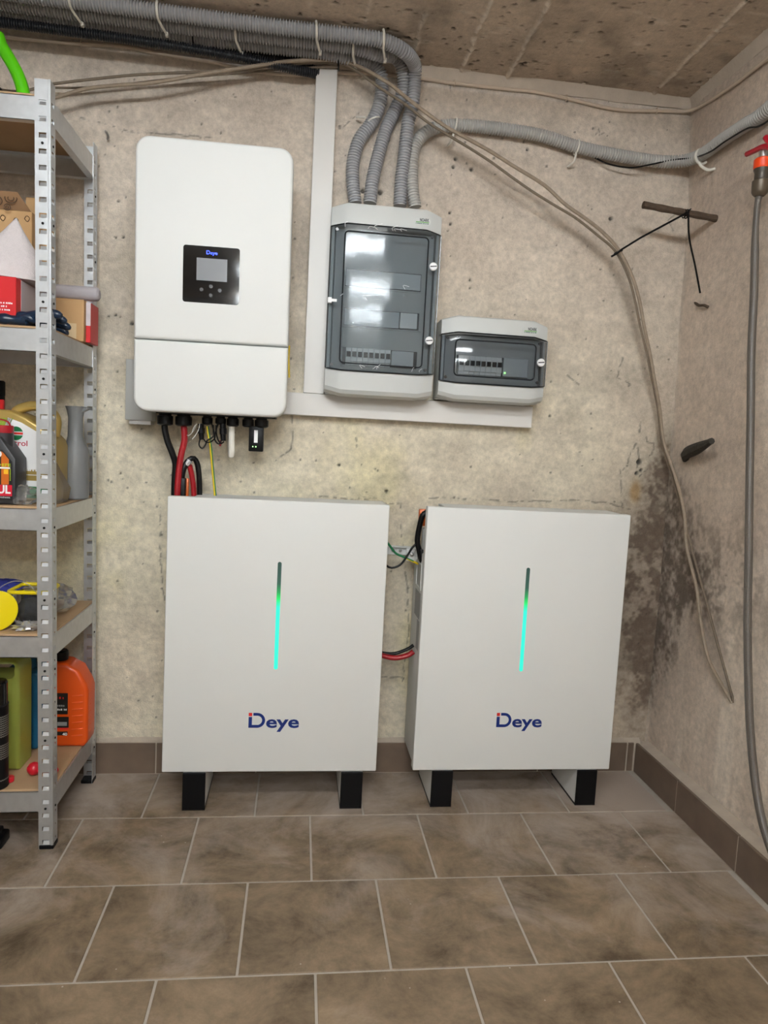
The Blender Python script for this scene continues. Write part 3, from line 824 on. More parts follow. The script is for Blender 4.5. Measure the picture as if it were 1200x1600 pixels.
# wall rail that ties the batteries back
rail = thing('mounting_rail', 'white metal rail screwed to the wall behind and between the batteries', 'bracket', (-0.135, -0.001, 0.79))
part(MB().box(-0.545, 0.268, -0.006, 0.004, 0.772, 0.802).box(-0.545, 0.268, -0.022, -0.004, 0.799, 0.802), 'rail', WHITE, rail, smooth=False)
part(MB().box(0.252, 0.262, -0.09, -0.004, 0.770, 0.802).box(0.226, 0.262, -0.0855, -0.082, 0.765, 0.806), 'end_tab', WHITE, rail, smooth=False)
for x in (0.19, 0.215, -0.535): part(MB().lathe([(0.006, 0), (0.006, 0.003), (0.003, 0.005)], 8, T(x, -0.007, 0.787) @ Rx(math.pi/2)), 'screw', STEEL, rail)
part(MB().lathe([(0.007, 0), (0.007, 0.004), (0.003, 0.006)], 8, T(0.243, -0.0855, 0.787) @ Rx(math.pi/2)), 'bolt', STEEL, rail)

# ================================================================ inverter
IX, IZ = -0.3985, 1.205
inv = thing('inverter', 'white wall-mounted hybrid inverter with black display panel', 'inverter', (IX, -0.03, IZ), (0, -0.008, 0))
yf = -0.22; wI = 0.434; hI = 0.757; zd = 0.2035
MB().prism(rrect(-wI/2, wI/2, zd+0.0015, hI, 0.040, 8, 'tltr'), yf+0.075, yf, 0.009, 4).build('upper_cover', WHITE, inv)
MB().prism(rrect(-wI/2, wI/2, 0, zd-0.0015, 0.040, 8, 'blbr'), yf+0.075, yf, 0.009, 4).build('lower_cover', WHITE, inv)
MB().prism(rrect(-wI/2+0.006, wI/2-0.006, 0.006, hI-0.006, 0.036, 6), -0.045, yf+0.074).build('body', WHITE, inv)
fin = MB()
for k in range(24):
    x = -wI/2+0.03+k*(wI-0.06)/23
    fin.box(x-0.0015, x+0.0015, -0.045, -0.008, 0.08, hI-0.06)
fin.build('heat_sink', GREYM, inv, smooth=False)
MB().box(-0.18, 0.18, -0.012, 0.03, 0.55, 0.62).build('wall_bracket', STEEL, inv, smooth=False)
dx0, dx1, dz0, dz1 = -0.0835, 0.0735, 0.313, 0.470
dp = MB().prism(rrect(dx0, dx1, dz0, dz1, 0.007, 4), yf+0.002, yf-0.0008).build('display_panel', BLACKG, inv)
SCR = pm('lcd_glass', s(140, 143, 148), rough=0.08, var=0.06, vscale=12, spec=0.5)
MB().box(dx0+0.0375, dx1-0.0345, yf-0.0013, yf-0.0006, dz0+0.062, dz1-0.033).build('screen', SCR, dp, smooth=False)
BLUE = pm('blue_backlit_logo', (0.01, 0.03, 0.6, 1), rough=0.4, var=0, emit=(0.01, 0.05, 1, 1), estr=1.6)
lm = MB(); brand_logo(lm, dx0+0.064, dz1-0.022, 0.031, 0.0105, yf-0.0009, 0, 0); lm.build('logo', BLUE, dp, smooth=False)
BTN = pm('touch_button', s(30, 30, 32), rough=0.2, var=0.05)
for (a, b) in ((0.052, 0.037), (0.078, 0.047), (0.103, 0.037), (0.078, 0.022)):
    MB().lathe([(0.0052, 0), (0.0052, 0.0006)], 14, T(dx0+a, yf-0.0008, dz0+b) @ Rx(math.pi/2)).build('button', BTN, dp)
MB().lathe([(0.012, 0), (0.012, 0.012), (0.009, 0.02)], 14, T(-wI/2+0.002, -0.09, 0.262) @ Ry(-math.pi/2)).build('rotary_switch', BLACK, inv)
MB().box(-0.165, 0.185, -0.16, -0.06, -0.003, 0.01).build('gland_plate', BLACK, inv, smooth=False)
def ipx(px, py, y): q = P(px, py, y); return Vector((q.x-IX, y+0.03, q.z-IZ))
YG = -0.15
for (px, r, ln) in ((258, .0235, .034), (287, .0245, .034), (324, .016, .026), (345, .016, .024), (364, .0185, .028), (388, .0175, .028), (409, .021, .028)):
    q = ipx(px, 650, YG)
    n = 8; m = MB()
    m.lathe([(r*0.8, 0.0), (r*0.82, -0.008), (r, -0.009), (r*1.02, -0.018), (r, -ln), (r*0.72, -ln-0.004)], 12, T(q.x, q.y, 0.0))
    m.build('cable_gland', BLACK, inv)
q = ipx(400, 690, YG)
dl = MB().bbox(q.x-0.022, q.x+0.022, q.y-0.012, q.y+0.014, -0.105, -0.028, b=0.003).build('data_logger', BLACK, inv)
MB().box(q.x-0.006, q.x+0.005, q.y-0.0127, q.y-0.0118, -0.078, -0.040).build('sticker', WHITEP, dl, smooth=False)
LEDG = pm('green_led', (0.1, 0.7, 0.1, 1), rough=0.4, var=0, emit=(0.35, 1, 0.25, 1), estr=2.0)
for k in (-0.009, 0.0): MB().box(q.x+k-0.0015, q.x+k+0.0015, q.y-0.0128, q.y-0.0118, -0.092, -0.0885).build('led', LEDG, dl, smooth=False)

# grey bracket-box on the wall behind the inverter's lower left corner
gb = thing('grey_trunking', 'grey plastic trunking piece on the wall behind the inverter lower left', 'trunking', (-0.655, -0.001, 1.17))
part(MB().bbox(-0.682, -0.60, -0.062, 0.004, 1.178, 1.365, b=0.003), 'duct', GREYM, gb)
part(MB().box(-0.672, -0.606, -0.05, 0.002, 1.166, 1.178).lathe([(0.006, 0), (0.006, 0.004)], 8, T(-0.652, -0.05, 1.171) @ Rx(math.pi/2)), 'end_bracket', STEEL, gb, smooth=False)

# ================================================================ white cable trunking
tv = thing('cable_trunking', 'tall white vertical cable trunking between inverter and large enclosure', 'trunking', (-0.1, 0, 1.295))
part(MB().bbox(-0.1335, -0.0675, -0.040, 0.006, 1.2955, 2.292, b=0.0015, seg=1), 'lid', WHITE2, tv)
part(MB().box(-0.1325, -0.0685, -0.033, 0.006, 1.2955, 2.292), 'base', WHITE2, tv, smooth=False)
th = thing('cable_trunking', 'white horizontal cable trunking running below both enclosures', 'trunking', (0.17, 0, 1.222))
part(MB().bbox(-0.30, 0.634, -0.040, 0.006, 1.2235, 1.2945, b=0.0015, seg=1), 'lid', WHITE2, th)
part(MB().box(-0.299, 0.633, -0.033, 0.006, 1.2245, 1.2935), 'base', WHITE2, th, smooth=False)

# ================================================================ distribution enclosures
TINT = tinted('smoked_door', (0.70, 0.72, 0.74, 1), gloss_rough=0.05, fres=1.28)
TINTF = tinted('smoked_door_with_film', (0.71, 0.74, 0.76, 1), gloss_rough=0.09, fres=1.28, film=0.05)
RIMM = pm('dark_rim', s(32, 34, 38), rough=0.2, var=0.05)
def gridsolid(mb, xs, rows, yfun, ybfun, mat=0):
    nx, nr = len(xs), len(rows); vs = []; fs = []
    for x in xs:
        for (zf, yo) in rows: vs.append((x, yfun(x)+yo, zf(x)))
    o = len(vs)
    for x in xs:
        for (zf, yo) in rows: vs.append((x, ybfun(x)+max(0, yo*0), zf(x)))
    I = lambda i, j: i*nr+j
    for i in range(nx-1):
        for j in range(nr-1):
            fs.append((I(i, j), I(i+1, j), I(i+1, j+1), I(i, j+1))); fs.append((o+I(i, j), o+I(i, j+1), o+I(i+1, j+1), o+I(i+1, j)))
        fs.append((I(i, 0), o+I(i, 0), o+I(i+1, 0), I(i+1, 0))); fs.append((I(i, nr-1), I(i+1, nr-1), o+I(i+1, nr-1), o+I(i, nr-1)))
    for j in range(nr-1):
        fs.append((I(0, j), I(0, j+1), o+I(0, j+1), o+I(0, j))); fs.append((I(nx-1, j), o+I(nx-1, j), o+I(nx-1, j+1), I(nx-1, j+1)))
    return mb.add(vs, fs, mat)
def enclosure(label, x0, x1, z0, z1, zda, zdb, yfr, rotz, screws, film, topslope=0.0):
    xc = (x0+x1)/2; rt = thing('distribution_box', label, 'enclosure', (xc, 0, z0), (0, 0, 0))
    w2 = (x1-x0)/2; h = z1-z0; da, db = zda-z0, zdb-z0
    ch = 0.050; bow = 0.020
    tt = lambda x: max(0.0, (abs(x)-(w2-ch))/ch)
    yfn = lambda x: yfr+bow*tt(x)**1.3
    xs = [-w2, -w2+0.006, -w2+0.02, -w2+ch*0.7, -w2+ch, 0, w2-ch, w2-ch*0.7, w2-0.02, w2-0.006, w2]
    cut = lambda x: 0.012*tt(x)
    MB().bbox(-w2+0.004, w2-0.004, -0.075, 0.005, 0.006, h-0.006, b=0.006).build('back_box', GREYP, rt)
    yb = lambda x: -0.072
    m = MB(); gridsolid(m, xs, [(lambda x: db+0.002-cut(x)*0.6, 0), (lambda x: h-0.014-cut(x), 0), (lambda x: h-0.004-cut(x), 0.004), (lambda x: h-cut(x), 0.014)], yfn, yb)
    m.build('lid_top', GREYP, rt, angle=25)
    m = MB(); gridsolid(m, xs, [(lambda x: cut(x), 0.022), (lambda x: 0.006+cut(x), 0.008), (lambda x: 0.018+cut(x), 0), (lambda x: da-0.002+cut(x)*0.5, 0)], yfn, yb)
    m.build('lid_bottom', GREYP, rt, angle=25)
    for sg in (-1, 1):
        MB().box(*sorted((sg*(w2-0.004), sg*(w2-0.012))), -0.112, -0.072, da-0.004, db+0.004).build('lid_side', GREYP, rt, smooth=False)
    m = MB(); gridsolid(m, xs, [(lambda x: da+cut(x)*0.5, -0.003), (lambda x: da+0.006+cut(x)*0.5, -0.006), (lambda x: db-0.03-cut(x)*0.6, -0.006), (lambda x: db-0.004-cut(x)*0.6, -0.006+topslope), (lambda x: db-cut(x)*0.6, -0.002+topslope)], yfn, lambda x: yfn(x)-0.001)
    door = m.build('door', TINTF if film else TINT, rt, angle=20)
    ins = 0.042 if h > 0.4 else 0.043; inz = 0.022
    ring = rrect(-w2+ins, w2-ins, da+inz, db-inz*1.05, 0.012, 5)
    MB().tube([(a, yfr-0.0065, b) for a, b in ring+[ring[0], ring[1]]], 0.0022, n=6, caps=False).build('door_rim', RIMM, door)
    ed = [(x, yfn(x)-0.005, db-cut(x)*0.6) for x in xs]+[(x, yfn(x)-0.005, da+cut(x)*0.5) for x in reversed(xs)]
    MB().tube(ed+[ed[0]], 0.0019, n=5, caps=False).build('door_edge', RIMM, door)
    for sz in screws:
        sx = w2-0.022; f = T(sx, yfn(sx)-0.006, sz-z0) @ Rx(math.pi/2)
        sc = MB().lathe([(0.0105, 0), (0.0125, 0.001), (0.0125, 0.007), (0.0105, 0.009)], 18, f).build('lock_screw', WHITEP, door)
        MB().box(-0.010, 0.010, -0.0016, 0.0016, 0.0086, 0.0094, 0, f @ Rz(0.12)).build('screw_slot', BLACKP, sc, smooth=False)
    for (a, b) in ((-w2+0.018, da+0.016), (-w2+0.018, db-0.018), (w2-0.030, da+0.016), (w2-0.030, db-0.018)):
        MB().lathe([(0.005, 0), (0.005, 0.004)], 10, T(a, yfn(a)-0.0055, b) @ Rx(math.pi/2)).build('door_screw', RIMM, door)
    # maker's badge
    bx, bz = w2-0.064, h-(h-db)*0.62
    M_ = T(bx, 0, bz)
    bd = MB().prism(rrect(-0.026, 0.026, -0.0105, 0.0105, 0.009, 4), yfr+0.003, yfr-0.0012, M=M_).build('badge', GREYP, rt)
    lm = MB(); text_mb(lm, 'NOARK', -0.008, 0.0008, yfr-0.0014, size=0.0125, width=0.029, bold=0.035, M=M_)
    lm.build('lettering', BLACKP, bd, smooth=False)
    MB().box(-0.020, 0.021, yfr-0.0018, yfr-0.001, -0.0028, -0.0004, 0, M_).build('green_stripe', GREENP, bd, smooth=False)
    lm = MB(); greek(lm, -0.020, 0.021, -0.0072, 0.0036, yfr-0.0014, 0, M_, 3)
    lm.build('small_print', pm('print_darkgreen', s(40, 84, 70), var=.02), bd, smooth=False)
    # inner cover plate
    MB().bbox(-w2+0.016, w2-0.016, -0.100, -0.094, da+0.004, db-0.004, b=0.002, seg=1).build('inner_cover', GREYM, rt)
    return rt, w2, da, db
MODG = pm('module_grey', s(196, 198, 198), rough=0.5, var=0.03)
MODW = pm('module_white', s(226, 226, 222), rough=0.5, var=0.03)
def slot_row(rt, xa, xb, za, zb):
    m = MB(); t = 0.003
    m.box(xa, xb, -0.1035, -0.100, za, za+t); m.box(xa, xb, -0.1035, -0.100, zb-t, zb); m.box(xa, xa+t, -0.1035, -0.100, za, zb); m.box(xb-t, xb, -0.1035, -0.100, za, zb)
    m.box(xa+t, xb-t, -0.1012, -0.1, za+t, zb-t, 1)
    m.build('slot_frame', [GREYM, RIMM], rt, smooth=False)
def breaker(rt, x, za, zb, wd=0.0175):
    zm = (za+zb)/2; m = MB()
    m.box(x, x+wd-0.0007, -0.108, -0.100, za, zb); m.box(x, x+wd-0.0007, -0.114, -0.108, za+0.010, zb-0.010)
    o = m.build('breaker', MODW, rt, smooth=False)
    MB().box(x+0.002, x+wd-0.003, -0.1205, -0.114, zm-0.002, zm+0.013).build('lever', BLACK, o, smooth=False)
big, w2, da, db = enclosure('tall grey distribution box with smoked door and three rows behind it', -0.0690, 0.2725, 1.2885, 1.8705, 1.3655, 1.8045, -0.138, 0, (1.6985, 1.473), True)
rowsz = [(0.335, 0.395), (0.215, 0.275), (0.095, 0.155)]
for i, (za, zb) in enumerate(rowsz):
    slot_row(big, -0.122, 0.122, za, zb)
    if i == 0:
        MB().box(-0.117, 0.117, -0.106, -0.1005, za+0.006, zb-0.006).build('blank_strip', MODG, big, smooth=False)
    elif i == 1:
        MB().box(-0.117, 0.055, -0.104, -0.1005, za+0.006, zb-0.006).build('blank_strip', MODG, big, smooth=False)
        MB().bbox(0.058, 0.112, -0.112, -0.1005, za+0.006, zb-0.006, b=0.001, seg=1).build('module', MODW, big)
    else:
        for k in range(8): breaker(big, -0.108+k*0.0178, za+0.004, zb-0.004)
        MB().bbox(0.036, 0.106, -0.116, -0.1005, za+0.006, zb-0.006, b=0.001, seg=1).build('module', MODG, big)
# bent clips of the protective film on the tall door
fl = MB()
for k in range(14):
    a = -0.15+random.random()*0.3; b = random.choice([da+0.008, db-0.012, da+0.2+0.1*random.random()])
    fl.tube(spline([(a, -0.1455, b), (a+random.uniform(-.012, .012), -0.147, b+random.uniform(.004, .015)), (a+random.uniform(.006, .02), -0.146, b+random.uniform(.004, .02))], 0.004), 0.0007, n=4)
fl.build('loose_film_edge', pm('film_glint', s(240, 240, 242), rough=0.15, var=.02), big)
MB().box(-w2-0.001, -w2+0.026, -0.1395, -0.1325, da+0.205, da+0.213).box(-w2-0.001, -w2+0.01, -0.1405, -0.12, da+0.201, da+0.217).build('hinge_clip', WHITEP, big, smooth=False)
sm, w2, da, db = enclosure('small grey distribution box with smoked door and one breaker row', 0.2935, 0.6415, 1.2935, 1.561, 1.350, 1.507, -0.130, 0, (1.430,), False, topslope=0.004)
slot_row(sm, -0.122, 0.122, 0.083, 0.150)
for k in range(8): breaker(sm, -0.112+k*0.0178, 0.087, 0.146)
mo = MB().bbox(0.034, 0.116, -0.114, -0.1005, 0.087, 0.146, b=0.001, seg=1).build('module', MODG, sm)
MB().lathe([(0.0032, 0), (0.0032, 0.002)], 10, T(0.040, -0.114, 0.098) @ Rx(math.pi/2)).build('led', LEDG, mo)

# ================================================================ corrugated conduits
ZC = H-0.029
def ceilrun(pts, z=ZC): return [G(a, b, z) for a, b in pts]
RC = 0.0215
def left_ext(p, y, z=ZC): return [Vector((-1.5, y, z)), Vector((-1.0, y, z))]
condA = left_ext(0, -0.195)+[Vector((-0.59, -0.192, ZC)), Vector((-0.30, -0.188, ZC)), Vector((-0.02, -0.190, ZC)), Vector((0.06, -0.182, ZC)),
         Vector((0.125, -0.155, ZC-0.008)), P(647,100,-0.095), P(648,120,-0.07), P(645,160,-0.06), P(638,190,-0.052), P(633,233,-0.048), P(627,283,-0.048), P(625,322,-0.048)]
condB = left_ext(0, -0.140)+[Vector((-0.60, -0.134, ZC)), Vector((-0.31, -0.132, ZC)), Vector((-0.05, -0.134, ZC)), Vector((0.05, -0.118, ZC-0.004)),
         P(617,88,-0.085), P(629,108,-0.065), P(630,142,-0.045), P(617,173,-0.030), P(603,203,-0.030), P(590,247,-0.034), P(582,283,-0.042), P(578,318,-0.046)]
condC = left_ext(0, -0.090)+[Vector((-0.6, -0.083, ZC)), Vector((-0.32, -0.080, ZC)), Vector((-0.10, -0.082, ZC)), Vector((-0.02, -0.076, ZC-0.006)),
         P(579,97,-0.055), P(593,113,-0.044), P(597,133,-0.036), P(592,167,-0.032), P(580,193,-0.032), P(561,220,-0.034), P(552,253,-0.038), P(551,283,-0.042), P(555,318,-0.046)]
CG = 'corrugated conduits entering the tall distribution box'
for nm, pts, lb in (('A', condA, 'grey corrugated conduit along the ceiling, outermost, entering the tall box third from left'),
                    ('B', condB, 'grey corrugated conduit, middle of ceiling run, second into the tall box'),
                    ('C', condC, 'grey corrugated conduit nearest the wall, leftmost into the tall box')):
    solo(corrugated(MB(), pts, RC), 'corrugated_conduit', CONDUIT, lb, 'conduit', CG, angle=60)
condD = [P(649,324,-0.046), P(644,290,-0.042), P(645,243,-0.034), P(655,217,-0.030), P(680,200,-0.028), P(717,196,-0.028), P(750,198,-0.028), P(800,204,-0.028),
         P(850,213,-0.028), P(900,229,-0.028), P(950,240,-0.030), P(1017,251,-0.036), P(1062,252,-0.055)]
condD += [RX(1094,243,1.105), RX(1133,216,1.108), RX(1165,195,1.108), RX(1200,171,1.108), Vector((1.105, -0.75, 2.16))]
solo(corrugated(MB(), condD, 0.0205, pitch=0.0088), 'corrugated_conduit', CONDUITL, 'pale corrugated conduit looping from the tall box round the right corner', 'conduit', CG, angle=60)
blk1 = [Vector((-1.5, -0.045, ZC)), Vector((-1.0, -0.045, ZC)), Vector((-0.6, -0.040, ZC)), Vector((-0.40, -0.036, ZC-0.004)), Vector((-0.2, -0.032, ZC-0.012)), Vector((-0.14, -0.030, ZC-0.03)), Vector((-0.118, -0.022, 2.28))]
blk2 = [Vector((-1.5, -0.115, ZC-0.036)), Vector((-1.0, -0.110, ZC-0.036)), Vector((-0.6, -0.098, ZC-0.037)), Vector((-0.35, -0.078, ZC-0.04)), Vector((-0.2, -0.058, ZC-0.046)), Vector((-0.13, -0.028, 2.275)), Vector((-0.09, -0.02, 2.25))]
solo(corrugated(MB(), blk1, 0.0165, pitch=0.007), 'corrugated_conduit', CONDUITB, 'black corrugated conduit against the wall above the tall trunking', 'conduit', angle=60)
solo(corrugated(MB(), blk2, 0.0145, pitch=0.007), 'corrugated_conduit', CONDUITB, 'black corrugated conduit slung under the grey ceiling conduits', 'conduit', angle=60)

# white clips that hold the ceiling bundle: strap round the outer conduit with a tail
TG = 'white cable ties on the ceiling conduits'
def hook(px, label, y0=-0.192, rr=RC+0.0015, tail=0.045, back=-0.12):
    c = G(px, 30, ZC); x = c.x
    pts = []
    for k in range(9):
        a = math.radians(100+k*22.5); pts.append((x+0.004*k/8, y0+rr*math.cos(a), ZC+rr*math.sin(a)))
    pts.append((x+0.010, y0+0.03, ZC-rr-0.004)); pts.append((x+0.016, y0+0.058, ZC-rr-0.006))
    m = MB().tube(spline(pts, 0.004), 0.0036, n=6)
    m.bbox(x+0.012, x+0.020, y0+0.050, y0+0.062, ZC-rr-0.012, ZC-rr-0.001, b=0.001, seg=1)
    solo(m, 'cable_tie', TIEW, label, 'cable tie', TG)
hook(125, 'white cable tie round the ceiling conduits, leftmost above the shelving')
hook(250, 'white cable tie round the ceiling conduits above the inverter left corner')
hook(494, 'white cable tie round the ceiling conduits just left of the tall trunking')
hook(604, 'white cable tie round the outer conduit at its bend')
for px, lb in ((364, 'white cable tie on the inner ceiling conduits above the middle of the inverter'), (556, 'white cable tie on the inner conduits right of the tall trunking')):
    hook(px, lb, y0=-0.134)
# black ties
def blackstrap(px, y0, label):
    x = G(px, 50, ZC).x; pts = []
    for k in range(12):
        a = math.radians(90+k*25); pts.append((x+0.002*k/11, y0+(RC+0.002)*math.cos(a), ZC+(RC+0.002)*math.sin(a)))
    solo(MB().tube(spline(pts, 0.004), 0.0022, n=6), 'cable_tie', RUBBER, label, 'cable tie')
blackstrap(300, -0.081, 'black cable tie on the inner ceiling conduit above the inverter')

# nail tie on the leftmost conduit, and clip ties on the pale conduit
def ring_tie(center, axis, r, n=16):
    axis = Vector(axis).normalized(); a = axis.cross(Vector((0, 0, 1))).normalized() if abs(axis.z) < 0.9 else axis.cross(Vector((0, 1, 0))).normalized(); b = axis.cross(a)
    return [Vector(center)+(a*math.cos(2*math.pi*k/n)+b*math.sin(2*math.pi*k/n))*r for k in range(n+1)]
c = P(583,189,-0.032); m = MB().tube(ring_tie(c, (0.45, 0, -1), RC+0.002), 0.0026, n=6, caps=False)
m.tube([c+Vector((-0.026, -0.01, 0.004)), c+Vector((-0.052, 0.012, 0.012))], 0.0035, n=8)
solo(m, 'nail_clip', TIEW, 'white nail-in clip tie on the leftmost conduit above the tall box', 'cable tie')
for (px, py, yy, lb) in ((711,197,-0.028, 'white clip tie on the pale conduit above the small box'), (901,230,-0.028, 'white clip tie on the pale conduit midway to the corner')):
    c = P(px, py, yy); m = MB().tube(ring_tie(c, (1, 0, -0.1), 0.0225), 0.0028, n=6, caps=False)
    e = c+Vector((-0.004, -0.012, -0.02))
    m.tube(spline([e, e+Vector((-0.003, -0.004, -0.014)), e+Vector((-0.006, 0.004, -0.03)), e+Vector((-0.014, 0.03, -0.036))], 0.003), 0.0034, n=6)
    solo(m, 'clip_tie', TIEW, lb, 'cable tie', 'clip ties on the pale conduit')
c = RX(1096,245,1.105)
m = MB().tube([c+Vector((0.022*math.cos(a)*0.9, 0.004*math.sin(a), 0.024*math.sin(a))) for a in [math.radians(80+k*20) for k in range(13)]], 0.0045, n=8)
m.tube(spline([c+Vector((-0.012, -0.01, -0.022)), c+Vector((-0.006, -0.014, -0.034)), c+Vector((0.016, -0.02, -0.046)), c+Vector((0.034, -0.03, -0.044))], 0.003), 0.0045, n=8)
solo(m, 'hook_clip', TIEW, 'white hook clip holding the pale conduit in the corner', 'hook')

# ================================================================ old cables
painted = [Vector((-1.5, -0.004, 2.298)), P(0,57,-0.004), P(60,63,-0.004), P(128,69,-0.004), P(190,72,-0.004), P(250,84,-0.004), P(330,97,-0.004), P(400,112,-0.004), P(493,118,-0.003), P(530,114,-0.003),
           P(600,117,-0.004), P(660,123,-0.004), P(710,130,-0.004), P(800,140,-0.004), P(833,143,-0.004), P(883,153,-0.004), P(933,165,-0.004), P(973,172,-0.004), P(1027,173,-0.004), P(1066,174,-0.008)]
painted += [RX(1086,170,1.113), RX(1110,157,1.116), RX(1150,130,1.116), RX(1200,91,1.116), Vector((1.118, -0.9, 2.26))]
solo(MB().tube(spline(painted, 0.012), 0.0055, n=8), 'painted_cable', PAINTCABLE, 'old painted-over cable clipped under the ceiling round the corner', 'cable')
for px, py in ((127,68), (710,130), (885,153), (1026,173)):
    c = P(px, py, -0.006)
    solo(MB().tube([c+Vector((0, 0.004, -0.009)), c+Vector((0, -0.006, -0.007)), c+Vector((0, -0.008, 0)), c+Vector((0, -0.006, 0.007)), c+Vector((0, 0.004, 0.009))], 0.002, n=6), 'cable_clip', PAINTCABLE,
         {127: 'small clip on the painted cable above the shelving', 710: 'small clip on the painted cable above the small box', 885: 'small clip on the painted cable midway to the corner', 1026: 'small clip on the painted cable beside the corner'}[px], 'clip', 'painted cable clips')

old1 = [Vector((-1.35, -0.10, 2.13)), P(0,165,-0.10), P(83,153,-0.09), P(133,139,-0.09), P(187,133,-0.09), P(233,130,-0.09), P(283,122,-0.09), P(333,113,-0.085), P(400,103,-0.08), P(450,96,-0.075), P(500,94,-0.072), P(533,95,-0.075),
        P(567,107,-0.10), P(607,130,-0.115), P(633,151,-0.12), P(667,177,-0.12), P(700,200,-0.12), P(733,218,-0.12), P(767,237,-0.12), P(800,258,-0.12), P(850,289,-0.12), P(883,319,-0.12), P(917,343,-0.12), P(943,364,-0.12),
        P(967,391,-0.118), P(987,430,-0.11), P(999,469,-0.10), P(1006,508,-0.09), P(1015,550,-0.08), P(1023,595,-0.07), P(1031,640,-0.055), P(1037,690,-0.05)]
old1 += [RX(1056,747,1.135), RX(1069,801,1.14), RX(1073,855,1.145), RX(1088,917,1.15), RX(1095,971,1.15), RX(1107,1029,1.15), RX(1129,1072,1.152), RX(1144,1098,1.165)]
solo(MB().tube(spline(old1, 0.012), 0.0058, n=8), 'old_cable', OLDCABLE, 'thicker dusty brown old cable sagging from the shelving to the right wall', 'cable', 'old cables on the wall')
old2 = [Vector((-1.35, -0.08, 2.19)), P(0,140,-0.08), P(83,131,-0.075), P(133,125,-0.075), P(200,118,-0.075), P(250,115,-0.075), P(300,113,-0.075), P(345,111,-0.072), P(420,106,-0.066), P(470,99,-0.062), P(505,98,-0.060), P(533,98,-0.065),
        P(560,113,-0.095), P(593,137,-0.112), P(633,163,-0.112), P(667,190,-0.112), P(700,211,-0.112), P(733,231,-0.112), P(767,253,-0.112), P(800,277,-0.112), P(833,300,-0.112), P(867,321,-0.112), P(900,341,-0.112), P(933,367,-0.112),
        P(961,392,-0.11), P(981,430,-0.10), P(992,469,-0.09), P(1000,508,-0.08), P(1010,550,-0.07), P(1019,595,-0.06), P(1028,640,-0.045), P(1034,690,-0.04)]
old2 += [RX(1051,747,1.14), RX(1066,801,1.15), RX(1080,855,1.15), RX(1094,905,1.152), RX(1115,983,1.152), RX(1136,1060,1.155), RX(1147,1098,1.168)]
solo(MB().tube(spline(old2, 0.012), 0.0042, n=8), 'old_cable', OLDCABLE2, 'thinner dark old cable sagging from the shelving to the right wall', 'cable', 'old cables on the wall')
solo(MB().tube(spline([P(85,137,-0.03), P(130,137,-0.03), P(200,131,-0.03), P(290,121,-0.035), P(400,112,-0.04), P(470,106,-0.045), P(530,105,-0.05)], 0.012), 0.0032, n=6),
     'old_cable', OLDCABLE2, 'thin dark old cable close to the wall above the inverter', 'cable', 'old cables on the wall')
x0 = P(528,60,-0.05)
solo(MB().tube(spline([P(526,70,-0.10), P(528,88,-0.088), P(529,103,-0.078), P(529,110,-0.05), P(528,100,-0.035)], 0.005), 0.0028, n=6), 'cable_tie', RUBBER, 'black cable tie gathering the old cables at the trunking top', 'cable tie')

thinw = [P(925,244,-0.012), P(950,256,-0.03), P(985,262,-0.045), P(1017,257,-0.055), P(1050,250,-0.06)]+[RX(1085,246,1.09), RX(1110,237,1.085), RX(1133,221,1.09), RX(1167,201,1.095), RX(1200,189,1.095), Vector((1.10, -0.75, 2.10))]
solo(MB().tube(spline(thinw, 0.01), 0.0026, n=6), 'thin_wire', RUBBER, 'thin black wire trailing along under the pale conduit in the corner', 'wire')

# ================================================================ rod in the right wall with two zip ties
YR = -0.173
r0, r1 = P(1116,342,YR), P(1005,320,YR)
r0.x = 1.16
pts = spline([r0, P(1068,332,YR), r1], 0.02)
solo(MB().tube(pts, [0.0105+0.0008*math.sin(i*2.1) for i in range(len(pts))], n=10), 'iron_rod', RUST, 'rusty iron rod sticking out of the right wall', 'rod')
kn = P(1069,334,YR)
m = MB().tube(ring_tie(kn, (1, 0, 0), 0.0125, 12), 0.0022, n=6, caps=False)
m.bbox(kn.x-0.004, kn.x+0.004, YR-0.018, YR-0.009, kn.z-0.006, kn.z+0.002, b=0.001, seg=1)
m.tube([kn+Vector((0, -0.012, -0.002)), P(1000,372,-0.165), P(971,390,-0.135)], 0.0034, n=6)
m.tube(ring_tie(P(966,394,-0.116), (0.4, 0, -1), 0.013, 12), 0.0022, n=6, caps=False)
m.tube([P(971,390,-0.135), P(964,396,-0.135), P(955,401,-0.125)], 0.0036, n=6)
m.tube([kn+Vector((0, -0.012, 0)), P(1080,326,YR-0.02)], 0.002, n=6)
solo(m, 'zip_tie', RUBBER, 'black zip tie from the rod gripping the old cables', 'zip tie', 'zip ties on the rod')
m = MB().tube(ring_tie(kn+Vector((0.008, 0, 0)), (1, 0, 0), 0.013, 12), 0.0022, n=6, caps=False)
m.tube(spline([kn+Vector((0.006, -0.014, -0.002)), P(1077,372,YR-0.02), P(1086,415,YR-0.02), P(1094,458,YR-0.016)], 0.02), 0.0032, n=6)
solo(m, 'zip_tie', RUBBER, 'black zip tie hanging loose from the rod', 'zip tie', 'zip ties on the rod')

